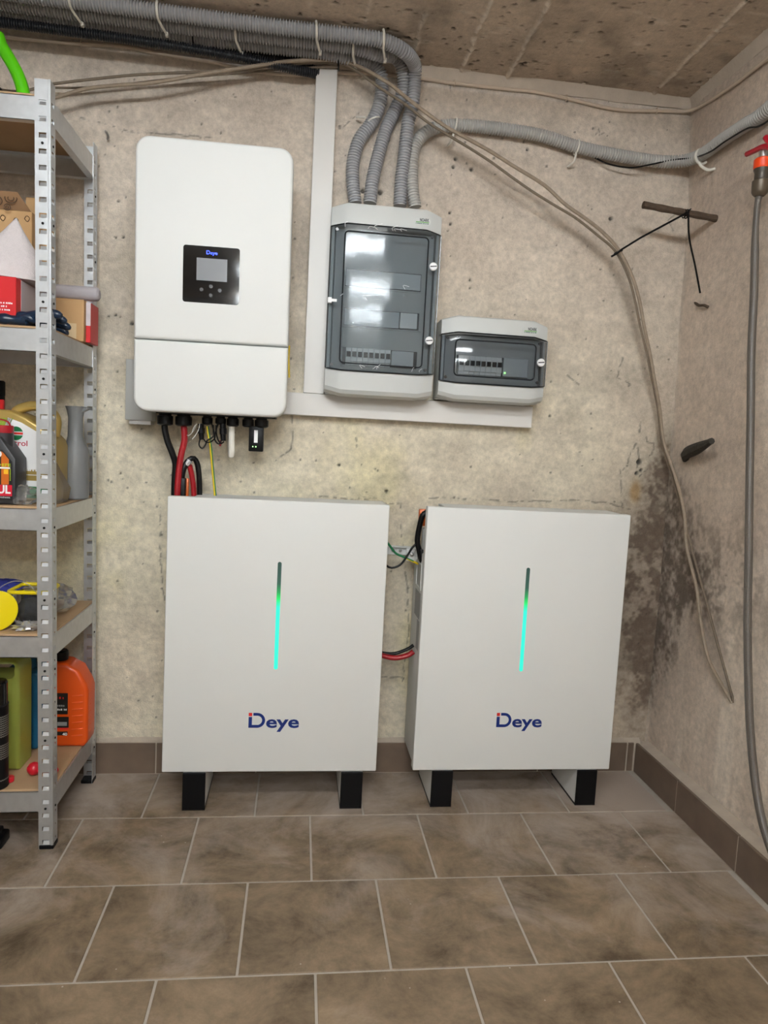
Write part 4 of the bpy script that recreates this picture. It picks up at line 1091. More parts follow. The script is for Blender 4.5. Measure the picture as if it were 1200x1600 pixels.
# old iron spike and other leftovers in the wall
b0 = RX(1066,716,1.158); b1 = RX(1110,690,1.10)
m = MB(); q = spline([b0+Vector((0.012, 0, -0.004)), RX(1073,709,1.14), RX(1090,700,1.115), RX(1112,689,1.10)], 0.008)
m.tube(q, [0.010+0.010*math.sin(math.pi*min(1, (i+1)/(len(q)*0.95)))*(1 if i < len(q)-1 else 0.2) for i in range(len(q))], n=8)
solo(m, 'iron_spike', pm('dark_iron', s(58, 54, 48), rough=0.75, metal=0.3, var=0.5, vscale=90, bump=0.7, bscale=140), 'dark bent iron spike stuck in the right wall', 'spike')
solo(MB().tube(spline([RX(1086,473,1.157), RX(1092,477,1.142), RX(1100,477,1.140), RX(1107,480,1.152)], 0.004), 0.0045, n=6), 'bent_nail', RUST, 'small bent nail in the right wall under the loose zip tie', 'nail')
solo(MB().tube(spline([P(165,205,0.002), P(167,208,-0.010), P(169,214,-0.014), P(168,218,-0.008)], 0.003), 0.0035, n=6), 'wall_hook', STEEL, 'small steel hook in the wall between shelving and inverter', 'hook')

# ================================================================ water hose with valve on the right wall
hs = thing('tap_hose', 'grey braided hose hanging from a red-handled tap on the right wall', 'hose', (1.08, -0.5, 0.0))
hpts = [RX(1187,300,1.08), RX(1184,316,1.08), RX(1182,337,1.08), RX(1180,367,1.08), RX(1179,420,1.08), RX(1178,460,1.08), RX(1174,550,1.08), RX(1173,640,1.08), RX(1171,760,1.08), RX(1170,855,1.08), RX(1168,971,1.08), RX(1170,1088,1.08), RX(1174,1165,1.08), RX(1183,1243,1.08), RX(1197,1305,1.08), RX(1222,1368,1.08), RX(1260,1420,1.07)]
HOSE = pm('braided_hose', s(92, 85, 78), rough=0.35, var=0.25, vscale=220, bump=0.3, bscale=400, spec=0.6)
pth = spline(hpts, 0.0022)
def hr(i, p):
    d = (p-pth[0]).length
    b = 0.0108 if d > 0.16 else (0.0085 if d < 0.09 else 0.0085+0.0023*(d-0.09)/0.07)
    if d < 0.02: b = 0.0125-0.2*d
    return b-(0.0007 if i % 2 else 0)
part(MB().tube(pth, [hr(i, p) for i, p in enumerate(pth)], n=12), 'hose', HOSE, hs, angle=70)
top = RX(1187,300,1.08); up = Vector((0.0, 0.02, 1.0)).normalized()
def seglathe(prof): return MB().lathe(prof, 16, T(top.x, top.y, top.z))
part(seglathe([(0.012, -0.012), (0.018, -0.006), (0.021, 0.0), (0.022, 0.028), (0.018, 0.031)]), 'hose_coupling', pm('brown_coupling', s(92, 80, 66), rough=0.4, metal=0.3, var=0.2), hs)
part(seglathe([(0.0175, 0.031), (0.0175, 0.050), (0.021, 0.058), (0.021, 0.060)]), 'hose_adapter', pm('dark_coupling', s(70, 62, 52), rough=0.45, var=0.2), hs)
m = MB(); prof = [(0.0205, 0.060), (0.0225, 0.064), (0.0225, 0.084), (0.018, 0.088)]
m.lathe(prof, 16, T(top.x, top.y, top.z))
part(m, 'orange_nut', pm('orange_nut', s(238, 72, 20), rough=0.4, var=0.05), hs)
part(seglathe([(0.011, 0.088), (0.011, 0.11)]).tube([(top.x, top.y, top.z+0.105), (1.16, top.y-0.0, top.z+0.112)], 0.012, n=12), 'valve_body', STEEL, hs)
t0 = Vector((top.x-0.012, top.y, top.z+0.122))
lv = RX(1167,241,1.07)
m = MB().tube(spline([lv, lv.lerp(RX(1193,229,1.07), 0.5), RX(1193,229,1.07), RX(1206,230,1.075), t0+Vector((0, -0.02, 0.012))], 0.006), 0.0075, n=8)
part(m, 'valve_lever', pm('red_lever', s(176, 18, 38), rough=0.35, var=0.05), hs)

# ================================================================ cables below the inverter and round the batteries
def cable(pts, r, mat, name, label, cat='cable', group=None, n=10, step=0.01):
    return solo(MB().tube(spline(pts, step), r, n=n), name, mat, label, cat, group)
yb = -0.15
CGRP = 'battery cables under the inverter'
cable([P(257,664,yb), P(258,674,yb), P(262,690,yb), P(269,708,yb), P(274,725,-0.145), P(273,745,-0.14), P(272,775,-0.135), P(272,800,-0.13), P(272,840,-0.13)], 0.0095, RUBBER, 'battery_cable', 'thick black cable from the left gland of the inverter down to the battery', 'cable', CGRP)
cable([P(287,664,yb), P(288,675,yb), P(288,690,yb), P(284,706,yb), P(281,723,-0.15), P(279,740,-0.15), P(277,775,-0.15), P(276,830,-0.15)], 0.0095, REDC, 'battery_cable', 'thick red cable from the inverter crossing behind the black one', 'cable', CGRP)
cl = thing('looped_battery_lead', 'black battery lead looped over with a plug and silver band above the left battery', 'cable', P(300,775,-0.13))
part(MB().tube(spline([P(284,748,-0.135), P(287,733,-0.135), P(293,721,-0.13), P(302,716,-0.125), P(308,724,-0.12), P(311,743,-0.12), P(312,772,-0.12), P(312,815,-0.12)], 0.008), 0.0085, n=10), 'lead', RUBBER, cl)
a = P(283.5,778,-0.135); part(MB().bbox(a.x-0.0125, a.x+0.0125, a.y-0.013, a.y+0.013, a.z-0.03, a.z+0.062, b=0.004), 'plug', BLACK, cl)
a = P(293,722,-0.13); part(MB().tube([P(290.5,726,-0.131), P(296.5,719,-0.129)], 0.0098, n=12), 'silver_band', pm('silver_tape', s(200, 200, 204), rough=0.25, metal=0.5, var=.1), cl)
rl = thing('red_battery_lead', 'short red battery lead with orange plug beside the looped black lead', 'cable', P(301,775,-0.115))
part(MB().tube(spline([P(296,727,-0.122), P(298,735,-0.118), P(301,750,-0.115), P(303,770,-0.112), P(304,812,-0.112)], 0.008), 0.0085, n=10), 'lead', REDC, rl)
a = P(291.5,775,-0.115); part(MB().bbox(a.x-0.006, a.x+0.006, a.y-0.01, a.y+0.01, a.z-0.03, a.z+0.055, b=0.002), 'plug', ORANGEP, rl)
YEL = pm('earth_yellow', s(222, 190, 30), rough=0.45, var=.05); GRN = pm('earth_green', s(24, 118, 70), rough=0.45, var=.05)
solo(MB().tube(spline([P(324,666,yb), P(326,680,yb), P(329,698,yb), P(332,730,-0.14), P(336,772,-0.13), P(338,800,-0.125)], 0.01), 0.0042, n=10, matf=lambda i, j: 0 if 2 <= j <= 7 else 1), 'earth_wire', [YEL, GRN],
     'yellow and green earth wire running down from the inverter', 'wire')
cable([P(362,660,yb), P(362,672,yb), P(362,690,yb), P(362,705,yb), P(361.5,711,yb+0.006), P(361,709,yb+0.03), P(360,695,yb+0.06), P(358,660,-0.05)], 0.0095, TIEW, 'white_cable', 'short white cable hooked under the inverter', 'cable')
def connector(px, y0, y1, lb):
    q0, q1 = P(px, y0, yb-0.01), P(px+1, y1, yb-0.01); d = (q1-q0)
    m = MB().tube([q0, q0+d*0.25, q0+d*0.27, q0+d*0.6, q0+d*0.62, q1], [0.009, 0.009, 0.011, 0.011, 0.0085, 0.0075], n=10)
    solo(m, 'signal_connector', BLACK, lb, 'connector', 'signal connectors under the inverter')
connector(314, 662, 687, 'black signal connector hanging under the inverter beside the silver wires')
connector(348, 662, 689, 'black signal connector hanging under the inverter next to the white cable')
WG = 'loose black signal wires under the inverter'
for k, (pp, lb) in enumerate((([(313,685),(311,695),(316,701),(321,695),(324,688),(331,684),(337,676),(338,664)], 'black signal wire looping left under the inverter'),
                       ([(346,688),(342,694),(336,688),(334,678),(333,664)], 'black signal wire in a tight loop by the white cable'),
                       ([(350,690),(345,693),(340,685),(338,672),(341,662)], 'black signal wire curving behind the right signal connector'),
                       ([(318,686),(323,691),(330,690),(336,682),(331,662)], 'black signal wire crossing the earth wire'))):
    cable([P(a, b, yb-0.012-0.004*k) for a, b in pp], 0.0022, RUBBER, 'signal_wire', lb, 'wire', WG, n=6, step=0.005)
WHW = pm('tinned_wire', s(216, 214, 208), rough=0.3, metal=0.4, var=.1)
for k, (pp, lb) in enumerate((([(307,662),(303,672),(296,680),(292,680)], 'bare pale wire end under the inverter, lowest left'), ([(312,662),(310,672),(304,682),(300,686)], 'bare pale wire end under the inverter, longest'), ([(305,664),(302,670),(300,676)], 'bare pale wire end under the inverter, shortest'))):
    cable([P(a, b, yb-0.014-0.004*k) for a, b in pp], 0.0015, WHW, 'wire_end', lb, 'wire', 'bare wire ends under the inverter', n=6, step=0.005)
cable([P(344,688,yb-0.011), P(345,692,yb-0.012), P(343.5,697,yb-0.012)], 0.003, REDC, 'wire_end', 'red wire stub at the right signal connector under the inverter', 'wire', n=6, step=0.004)
cable([P(452,590,-0.10), P(451,560,-0.10), P(452,540,-0.11)], 0.003, YEL, 'earth_wire', 'yellow wire peeking out beside the inverter right edge', 'wire', n=6)

solo(MB().tube(spline([P(600,842,-0.11), P(607,850,-0.11), P(618,864,-0.11), P(630,870,-0.11), P(645,877,-0.11), P(655,882,-0.105)], 0.006), 0.0036, n=8, matf=lambda i, j: 1 if i < 16 else (0 if j < 5 else (0 if i > 20 else 1))), 'earth_wire', [YEL, GRN],
     'green and yellow earth wire bridging the gap between the batteries', 'wire')
cable([P(600,880,-0.12), P(607,886,-0.12), P(615,887,-0.12), P(626,882,-0.12), P(636,869,-0.12), P(644,856,-0.12), P(651,849,-0.12), P(656,845,-0.12)], 0.0036, RUBBER, 'link_wire', 'thin black wire dipping between the two batteries', 'wire', n=8)
cable([P(590,1020,-0.13), P(600,1025,-0.13), P(618,1028,-0.13), P(637,1024,-0.13), P(646,1018,-0.13)], 0.0085, REDC, 'power_link', 'thick red cable linking the two batteries low in the gap', 'cable')
cable([P(590,1018,-0.115), P(602,1021,-0.115), P(618,1021,-0.115), P(637,1014,-0.115), P(646,1008,-0.115)], 0.0055, RUBBER, 'power_link', 'black cable above the red link between the batteries', 'cable')
bl = thing('battery_plug_lead', 'black lead with orange plug at the top left of the right battery', 'cable', P(657,880,-0.15))
part(MB().tube(spline([P(667,800,-0.16), P(660,806,-0.16), P(655,825,-0.155), P(652,845,-0.15), P(655,860,-0.15), P(658,874,-0.15), P(662,880,-0.15)], 0.006), 0.0088, n=10), 'lead', RUBBER, bl)
a = P(660,812,-0.13); part(MB().bbox(a.x-0.012, a.x+0.03, a.y-0.01, a.y+0.012, a.z-0.02, a.z+0.034, b=0.003), 'plug', ORANGEP, bl)
a = P(663,842,-0.15); part(MB().bbox(a.x-0.008, a.x+0.03, a.y-0.012, a.y+0.012, a.z-0.036, a.z+0.036, b=0.004), 'junction_block', GREYM, bl)
a = P(661,866,-0.15); part(MB().bbox(a.x-0.012, a.x+0.02, a.y-0.012, a.y+0.012, a.z-0.022, a.z+0.018, b=0.003), 'plug_base', BLACK, bl)

# ================================================================ things on the shelves
LT, L4, L3, L2, L1 = LZ[4], LZ[3], LZ[2], LZ[1], LZ[0]
def shift_up(mb, zmin):
    z0 = min(v[2] for v in mb.v); mb.v = [(a, b, c-z0+zmin) for a, b, c in mb.v]; return mb
# --- top shelf: green hose
gp = [(-1.10, -0.26, LT+0.022), (-1.02, -0.30, LT+0.06), P(-10,55,-0.30), P(2,72,-0.30), P(18,98,-0.30), P(29,120,-0.30), P(36,143,-0.30), P(39,160,-0.30)]
gp[-1].z = LT+0.019; gp = gp+[Vector((-0.87, -0.24, LT+0.0175)), Vector((-0.95, -0.18, LT+0.0175))]
solo(MB().tube(spline(gp, 0.01), 0.0165, n=14), 'green_hose', pm('green_hose', s(84, 190, 14), rough=0.32, var=0.05), 'bright green hose arching on the top shelf', 'hose')
solo(MB().bbox(-1.16, -0.98, -0.235, -0.135, LT, LT+0.10, b=0.01), 'tool_case', BLACK, 'dark tool case behind the green hose on the top shelf', 'case')

# --- second shelf from the top
KRAFT = pm('kraft_board', s(196, 158, 112), rough=0.85, var=0.1, vscale=12, bump=0.06, bscale=120)
KRAFTD = pm('kraft_board_dark', s(150, 116, 84), rough=0.85, var=0.1, vscale=12)
def carton(name, label, x0, x1, y0, y1, z0, z1, mat, flaps=True, tape=None):
    rt = thing(name, label, 'box', ((x0+x1)/2, (y0+y1)/2, z0))
    part(MB().bbox(x0, x1, y0, y1, z0, z1, b=0.0015, seg=1), 'carton', mat, rt)
    if flaps:
        part(MB().box(x0+0.001, x1-0.001, y0+0.001, (y0+y1)/2-0.001, z1, z1+0.003).box(x0+0.001, x1-0.001, (y0+y1)/2+0.001, y1-0.001, z1, z1+0.003), 'flaps', mat, rt, smooth=False)
    return rt
q = P(131,470,-0.17)
c1 = carton('cardboard_box', 'plain tan cardboard box at the back of the gloves shelf', -0.862, q.x, -0.17, -0.13, L4, P(110,457,-0.150).z-0.0240, KRAFT)
C1T = P(110,457,-0.150).z-0.0240
part(MB().box(q.x-0.05, q.x-0.02, -0.1708, -0.1700, L4, L4+0.05), 'tape', pm('paper_tape', s(214, 190, 150), rough=.7), c1, smooth=False)
a = P(147,500,-0.13)
rb = thing('red_packet', 'red and white packet standing behind the back corner of the gloves shelf', 'packet', (a.x-0.01, -0.09, L4))
REDB = pm('red_card', s(206, 34, 40), rough=0.4, var=0.08, vscale=10)
pk0, pk1 = q.x+0.002, P(147,500,-0.12).x
part(MB().bbox(pk0, pk1, -0.155, -0.075, L4, C1T-0.002, b=0.001, seg=1), 'packet', REDB, rb)
part(MB().box(pk0, pk1, -0.1558, -0.1549, L4+0.048, C1T-0.002), 'white_panel', pm('packet_white', s(206, 196, 200), rough=.5, var=.15, vscale=60), rb, smooth=False)
# red carton in front
rf = P(25,433,-0.405); rbm = P(25,492,-0.405)
rc = thing('red_box', 'bright red box with white print behind the gloves', 'box', (rf.x-0.08, -0.35, L4))
zt = rf.z
part(MB().bbox(rf.x-0.17, rf.x, -0.405, -0.20, L4, zt, b=0.0012, seg=1), 'carton', REDB, rc)
part(MB().box(rf.x-0.0002, rf.x+0.0006, -0.372, -0.202, L4+0.001, zt-0.001), 'pale_side', pm('packet_pale', s(188, 176, 178), rough=.5, var=.08), rc, smooth=False)
lm = MB()
for k in range(3): greek(lm, rf.x-0.12, rf.x-(0.008, 0.020, 0.014)[k], rbm.z+0.026-k*0.0085, 0.0045, -0.4056, seed=k+1)
part(lm, 'lettering', WHITEP, rc, smooth=False)
lm = MB()
for k in range(5): lm.box(rf.x+0.0006, rf.x+0.001, -0.285+k*0.009, -0.280+k*0.009, L4+0.012, L4+0.034)
part(lm, 'barcode', BLACKP, rc, smooth=False)
# wrapped foam over the carton
FOAM = pm('foam_sheet', s(214, 205, 205), rough=0.95, var=0.08, vscale=90, bump=0.5, bscale=260, sub=0.1)
m = MB(); z0 = zt+0.004
apex = P(22,338,-0.33)
levels = [(0.0, 1.0), (0.25, 0.80), (0.55, 0.47), (0.8, 0.2), (0.94, 0.07), (1.0, 0.01)]
vs = []; fs = []; NN = 18
for t, k in levels:
    cx = (rf.x-0.065)*(1-t)+apex.x*t
    for j in range(NN):
        an = 2*math.pi*j/NN; rr = k*(1+0.07*math.sin(3*an+t*2)+0.04*math.sin(7*an))
        vs.append((cx+0.118*rr*math.cos(an), -0.315+0.075*rr*math.sin(an), z0+(apex.z-z0)*t))
for i in range(len(levels)-1):
    for j in range(NN): fs.append((i*NN+j, i*NN+(j+1) % NN, (i+1)*NN+(j+1) % NN, (i+1)*NN+j))
fs.append(tuple(range(NN-1, -1, -1))); fs.append(tuple((len(levels)-1)*NN+j for j in range(NN)))
solo(m.add(vs, fs), 'packing_foam', FOAM, 'pale pink-white packing foam folded to a peak on the red box', 'packing foam', angle=80)
# two printed cartons behind
zt2 = P(0,345,-0.2).z
pc = thing('printed_carton', 'brown carton printed with vegetables behind the packing foam', 'box', (-1.0, -0.17, L4))
e = P(50,340,-0.19)
part(MB().bbox(e.x-0.22, e.x, -0.19, -0.107, L4, P(40,330,-0.19).z, b=0.0015, seg=1), 'carton', KRAFT, pc)
part(MB().add([(e.x-0.22, -0.19, P(40,330,-0.19).z), (e.x-0.003, -0.19, P(40,330,-0.19).z), (e.x-0.03, -0.215, P(25,300,-0.215).z), (e.x-0.22, -0.215, P(25,300,-0.215).z),
               (e.x-0.22, -0.187, P(40,330,-0.19).z), (e.x-0.003, -0.187, P(40,330,-0.19).z), (e.x-0.03, -0.212, P(25,300,-0.215).z), (e.x-0.22, -0.212, P(25,300,-0.215).z)],
              [(0,1,2,3),(7,6,5,4),(0,4,5,1),(1,5,6,2),(2,6,7,3),(3,7,4,0)]), 'open_flap', KRAFTD, pc, smooth=False)
lm = MB()
rg = random.Random(5)
for (u, vv, rx_, rz_) in ((-0.05, 0.030, .016, .013), (-0.085, 0.02, .012, .012), (-0.06, 0.005, .009, .008), (-0.12, 0.03, .014, .010)):
    f0 = Vector((e.x+u, -0.2035, P(32,318,-0.2).z+vv-0.02)); k = 14
    ring = [f0+Vector((rx_*math.cos(2*math.pi*i/k), -0.0035-0.0*i, rz_*math.sin(2*math.pi*i/k))) for i in range(k+1)]
    lm.tube(ring, 0.0011, n=5, caps=False); lm.tube([p*0.5+f0*0.5+Vector((0, -0.002, 0)) for p in ring], 0.0009, n=5, caps=False)
for (u, dz) in ((-0.02, -0.012), (-0.05, -0.02), (-0.085, -0.015)):
    f0 = Vector((e.x+u, -0.1908, P(40,335,-0.19).z+dz))
    lm.tube(spline([f0, f0+Vector((0.006, 0, 0.008)), f0+Vector((0.014, 0, 0.002)), f0+Vector((0.008, 0, -0.008)), f0], 0.004), 0.001, n=5)
part(lm, 'vegetable_print', pm('kraft_print', s(74, 54, 40), rough=.8, var=.1), pc)
solo(MB().bbox(e.x-0.05, e.x+0.02, -0.10, -0.06, L4, P(45,308,-0.10).z, b=0.0015, seg=1), 'cardboard_box', KRAFT, 'narrow tan cardboard box peeking out behind the printed carton', 'box')
# pale foam pipe lying along the back
pz = P(110,457,-0.150).z
m = MB().tube(spline([(e.x+0.006, -0.150, pz), (e.x+0.05, -0.150, pz), (P(150,457,-0.150).x, -0.150, pz)], 0.03), 0.0205, n=18)
e2 = P(150,457,-0.150).x
m.lathe([(0.0205, 0), (0.019, 0.007), (0.012, 0.012), (0.004, 0.011)], 18, T(e2-0.001, -0.150, pz) @ Ry(math.pi/2))
solo(m, 'foam_pipe', pm('foam_pipe', s(178, 172, 176), rough=0.8, var=0.06, bump=0.2, bscale=120), 'pale grey foam pipe lying across the back of the shelf', 'pipe')
# rubber gloves
GLOVE = pm('navy_rubber', s(22, 40, 62), rough=0.33, var=0.25, vscale=30, bump=0.25, bscale=60)
gl = thing('rubber_glove', 'navy rubber glove lying along the shelf edge in front of the red box', 'glove', (-0.92, -0.425, L4))
m = MB(); m.tube(spline([(-1.05, -0.418, L4+0.012), (-0.97, -0.42, L4+0.016), (-0.90, -0.42, L4+0.015), (-0.845, -0.415, L4+0.015)], 0.01), [0.012+0.003*math.sin(i*1.3) for i in range(len(spline([(-1.05, -0.418, L4+0.012), (-0.97, -0.42, L4+0.016), (-0.90, -0.42, L4+0.015), (-0.845, -0.415, L4+0.015)], 0.01)))], n=12)
part(m, 'cuff', GLOVE, gl)
m = MB()
for k, (dy, ln) in enumerate(((0.0, .06), (0.016, .07), (0.030, .065), (0.044, .05), (-0.010, .04))):
    st = Vector((-0.862+0.002*k, -0.412+dy, L4+0.017)); tip = Vector((-0.862+ln, -0.405+dy*1.35, L4+0.011))
    pp = spline([st, st.lerp(tip, 0.5)+Vector((0, 0, 0.008)), tip], 0.006)
    m.tube(pp, [0.0098 if i < len(pp)-2 else (0.008 if i == len(pp)-2 else 0.004) for i in range(len(pp))], n=10)
m.bbox(-0.90, -0.845, -0.425, -0.365, L4+0.003, L4+0.026, b=0.009, seg=3)
part(m, 'hand', GLOVE, gl)
gl2 = thing('rubber_glove', 'navy rubber glove behind the front post with curled fingertips', 'glove', (-0.84, -0.31, L4))
tips = [G(97, 493, L4+.034), G(104, 502, L4+.026), G(110, 513, L4+.016), G(106, 523, L4+.010)]
m = MB().bbox(rf.x+0.003, rf.x+0.036, min(q_.y for q_ in tips)-0.01, max(q_.y for q_ in tips)+0.015, L4, L4+0.038, b=0.012, seg=3)
for (px_, py_, z_) in ((97, 493, .034), (104, 502, .026), (110, 513, .016), (106, 523, .010)):
    tip = G(px_, py_, L4+z_); st = Vector((rf.x+0.028, tip.y+0.004, L4+0.026)); md = st.lerp(tip, 0.6)+Vector((0, 0, 0.006))
    pp = spline([st, md, tip], 0.006); m.tube(pp, [0.0115 if i < len(pp)-2 else (0.0095 if i == len(pp)-2 else 0.005) for i in range(len(pp))], n=10)
part(shift_up(m, L4), 'hand', GLOVE, gl2)

# --- middle shelf: oil cans, jug, bag
GOLD = pm('gold_plastic', s(176, 150, 84), rough=0.3, metal=0.35, var=0.06, vscale=8)
yc = -0.335
oil = thing('oil_can', 'gold motor oil can with white label behind the black oil bottle', 'oil can', (-0.90, -0.28, L3))
rx = P(88,700,yc).x
out = [(rx-0.205, L3), (rx-0.008, L3), (rx, L3+0.008), (rx, L3+0.155), (rx-0.006, L3+0.172), (rx-0.040, L3+0.206), (rx-0.080, L3+0.232), (rx-0.120, L3+0.246), (rx-0.205, L3+0.250)]
part(MB().prism(out, yc+0.095, yc, 0.010, 3), 'canister', GOLD, oil)
hp = [(rx-0.020, yc+0.048, L3+0.180), (rx-0.016, yc+0.048, L3+0.225), (rx-0.035, yc+0.048, L3+0.252), (rx-0.075, yc+0.048, L3+0.262), (rx-0.115, yc+0.048, L3+0.250), (rx-0.125, yc+0.048, L3+0.235)]
part(MB().tube(spline(hp, 0.006), 0.0135, n=12), 'handle', GOLD, oil)
part(MB().lathe([(0.022, 0), (0.022, 0.022), (0.020, 0.026)], 20, T(rx-0.175, yc+0.048, L3+0.248)), 'cap', pm('red_cap', s(190, 30, 34), rough=.35, var=.05), oil)
lab = MB(); yl = yc-0.0004
lo = [(rx-0.195, L3+0.088), (rx-0.012, L3+0.088), (rx-0.012, L3+0.150), (rx-0.048, L3+0.190), (rx-0.090, L3+0.214), (rx-0.125, L3+0.226), (rx-0.138, L3+0.190), (rx-0.195, L3+0.19)]
lab.add([(a, yl, b) for a, b in lo], [tuple(range(len(lo)))], 0)
lab.add([(rx-0.195, yl, L3+0.042), (rx-0.012, yl, L3+0.042), (rx-0.012, yl, L3+0.058), (rx-0.195, yl, L3+0.058)], [(0, 1, 2, 3)], 0)
lab.add([(rx-0.195, yl, L3+0.010), (rx-0.012, yl, L3+0.010), (rx-0.012, yl, L3+0.042), (rx-0.195, yl, L3+0.042)], [(0, 1, 2, 3)], 1)
lab.add([(rx-0.195, yl, L3+0.0725), (rx-0.012, yl, L3+0.0725), (rx-0.012, yl, L3+0.0745), (rx-0.195, yl, L3+0.0745)], [(0, 1, 2, 3)], 0)
ci = P(25,677,yc); k = 24; R_ = 0.0185
for (a0, a1) in ((16, 164), (196, 344)):
    vv = [(ci.x+R_*math.cos(math.radians(a0+(a1-a0)*i/k)), yl-0.0004, ci.z+R_*math.sin(math.radians(a0+(a1-a0)*i/k))) for i in range(k+1)]
    lab.add(vv, [tuple(range(k+1))], 1)
lab.add([(ci.x-R_*0.95, yl-0.0004, ci.z-0.0028), (ci.x+R_*0.98, yl-0.0004, ci.z-0.0028), (ci.x+R_*0.98, yl-0.0004, ci.z+0.0028), (ci.x-R_*0.95, yl-0.0004, ci.z+0.0028)], [(0, 1, 2, 3)], 2)
tq = P(43,697,yc)
text_mb(lab, 'Castrol', tq.x, tq.z, yl, size=0.021, width=0.068, mat=3, bold=0.012, align='RIGHT')
greek(lab, P(42,708,yc).x-0.03, P(42,708,yc).x, P(42,708,yc).z, 0.005, yl-0.0002, 0, seed=5)
greek(lab, P(56,736.5,yc).x-0.07, P(56,736.5,yc).x+0.006, P(56,736.5,yc).z, 0.005, yl-0.0002, 0, seed=6)
for i in range(7):
    xx = P(0,640,yc).x-0.012+i*0.0055
    lab.add([(xx, yl, L3+0.203), (xx+0.003, yl, L3+0.203), (xx+0.012, yl, L3+0.224), (xx+0.009, yl, L3+0.224)], [(0, 1, 2, 3)], 4)
part(lab, 'label', [WHITEP, pm('label_green', s(20, 116, 66), rough=.4, var=.02), REDP, pm('label_crimson', s(186, 30, 60), rough=.4, var=.02), pm('label_lime', s(120, 190, 40), rough=.4, var=.02)], oil, smooth=False)
solo(MB().lathe([(0.035, 0), (0.037, 0.01), (0.037, 0.20), (0.03, 0.235), (0.02, 0.25), (0.02, 0.29), (0.021, 0.292), (0.021, 0.33), (0.018, 0.334)], 20, T(-1.03, -0.13, L3)), 'dark_bottle', BLACK, 'dark bottle at the back left behind the gold oil can', 'bottle')
# black oil bottle
BB = pm('charcoal_bottle', s(40, 40, 44), rough=0.4, var=0.06)
ym = -0.425; mot = thing('oil_bottle', 'black motor oil bottle with red cap and ring at the shelf front', 'oil bottle', (-0.90, -0.39, L3))
k1 = P(45,780,ym).x
sx_ = P(23,718,ym).x; fx = P(24,717,ym)
rr_ = P(47,745,-0.36).x
o2 = [(fx.x-0.115, L3), (fx.x-0.002, L3), (fx.x, L3+0.004), (fx.x, fx.z), (fx.x-0.038, P(0,685,ym).z+0.004), (fx.x-0.115, P(0,685,ym).z+0.004)]
part(MB().prism(o2, ym+0.075, ym, 0.005, 2), 'bottle', BB, mot)
nx = P(0,668,ym+0.035)
part(MB().lathe([(0.026, -0.03), (0.026, 0.0), (0.0255, 0.022)], 24, T(nx.x+0.006, ym+0.038, P(0,686,ym+0.035).z)), 'neck', BB, mot)
cz = P(0,676,ym+0.035).z
cp = part(MB().lathe([(0.0255, 0), (0.0262, 0.002), (0.0262, 0.018), (0.024, 0.02)], 28, T(nx.x+0.006, ym+0.038, cz)), 'cap', pm('motor_red_cap', s(164, 22, 36), rough=.35, var=.05), mot)
part(MB().tube(spline([(nx.x+0.026, ym+0.036, cz+0.018), (nx.x+0.020, ym+0.03, cz+0.030), (nx.x, ym+0.026, cz+0.035), (nx.x-0.02, ym+0.03, cz+0.030)], 0.004), 0.0022, n=6), 'pull_ring', pm('motor_red_cap', s(164, 22, 36)), mot)
lb = MB(); yl = ym-0.0004
def lq(x0_, x1_, y0_, y1_, mt, d=0.0):
    a_, b_ = P(x0_, y1_, ym), P(x1_, y0_, ym)
    lb.add([(a_.x, yl-d, a_.z), (b_.x, yl-d, a_.z), (b_.x, yl-d, b_.z), (a_.x, yl-d, b_.z)], [(0, 1, 2, 3)], mt)
lo = [P(-40,782,ym), P(19,782,ym), P(19,722,ym), P(4,703,ym), P(-40,703,ym)]
lb.add([(q.x, yl, q.z) for q in lo], [(0, 1, 2, 3, 4)], 0)
lo = [P(2,757,ym), P(14,757,ym), P(14,718,ym), P(5,707,ym), P(2,705,ym)]
lb.add([(q.x, yl-0.0002, q.z) for q in lo], [(0, 1, 2, 3, 4)], 1)
lq(-40, 19, 758, 773, 2, 0.0003)
lq(6, 13, 733.5, 740.5, 4, 0.0004)
q = P(17,771,ym); text_mb(lb, 'MOTUL', q.x, q.z, yl-0.0005, size=0.030, width=0.094, mat=3, bold=0.03, align='RIGHT')
q = P(17,729,ym); text_mb(lb, '+EFE', q.x, q.z, yl-0.0005, size=0.0105, width=0.030, mat=5, bold=0.012, align='RIGHT')
q = P(3,714,ym); text_mb(lb, '8100', q.x, q.z, yl-0.0005, size=0.022, width=0.06, mat=3, bold=0.02, align='RIGHT')
q = P(16,778.5,ym); text_mb(lb, '100% Synthetic', q.x, q.z, yl-0.0005, size=0.0065, width=0.05, mat=3, align='RIGHT')
lq(-30, 16, 730.2, 730.8, 3, 0.0004)
for i in range(9): lq(15.4, 16.8, 733+i*2.1, 734.3+i*2.1, 5, 0.0004)
part(lb, 'label', [BLACKP, pm('label_orange', s(206, 104, 22), rough=.4, var=.3, vscale=20), pm('label_red', s(206, 20, 48), rough=.4, var=.02), WHITEP, pm('label_amber', s(244, 190, 40), rough=.4, var=.02), pm('label_yellowgreen', s(188, 214, 40), rough=.4, var=.02)], mot, smooth=False)
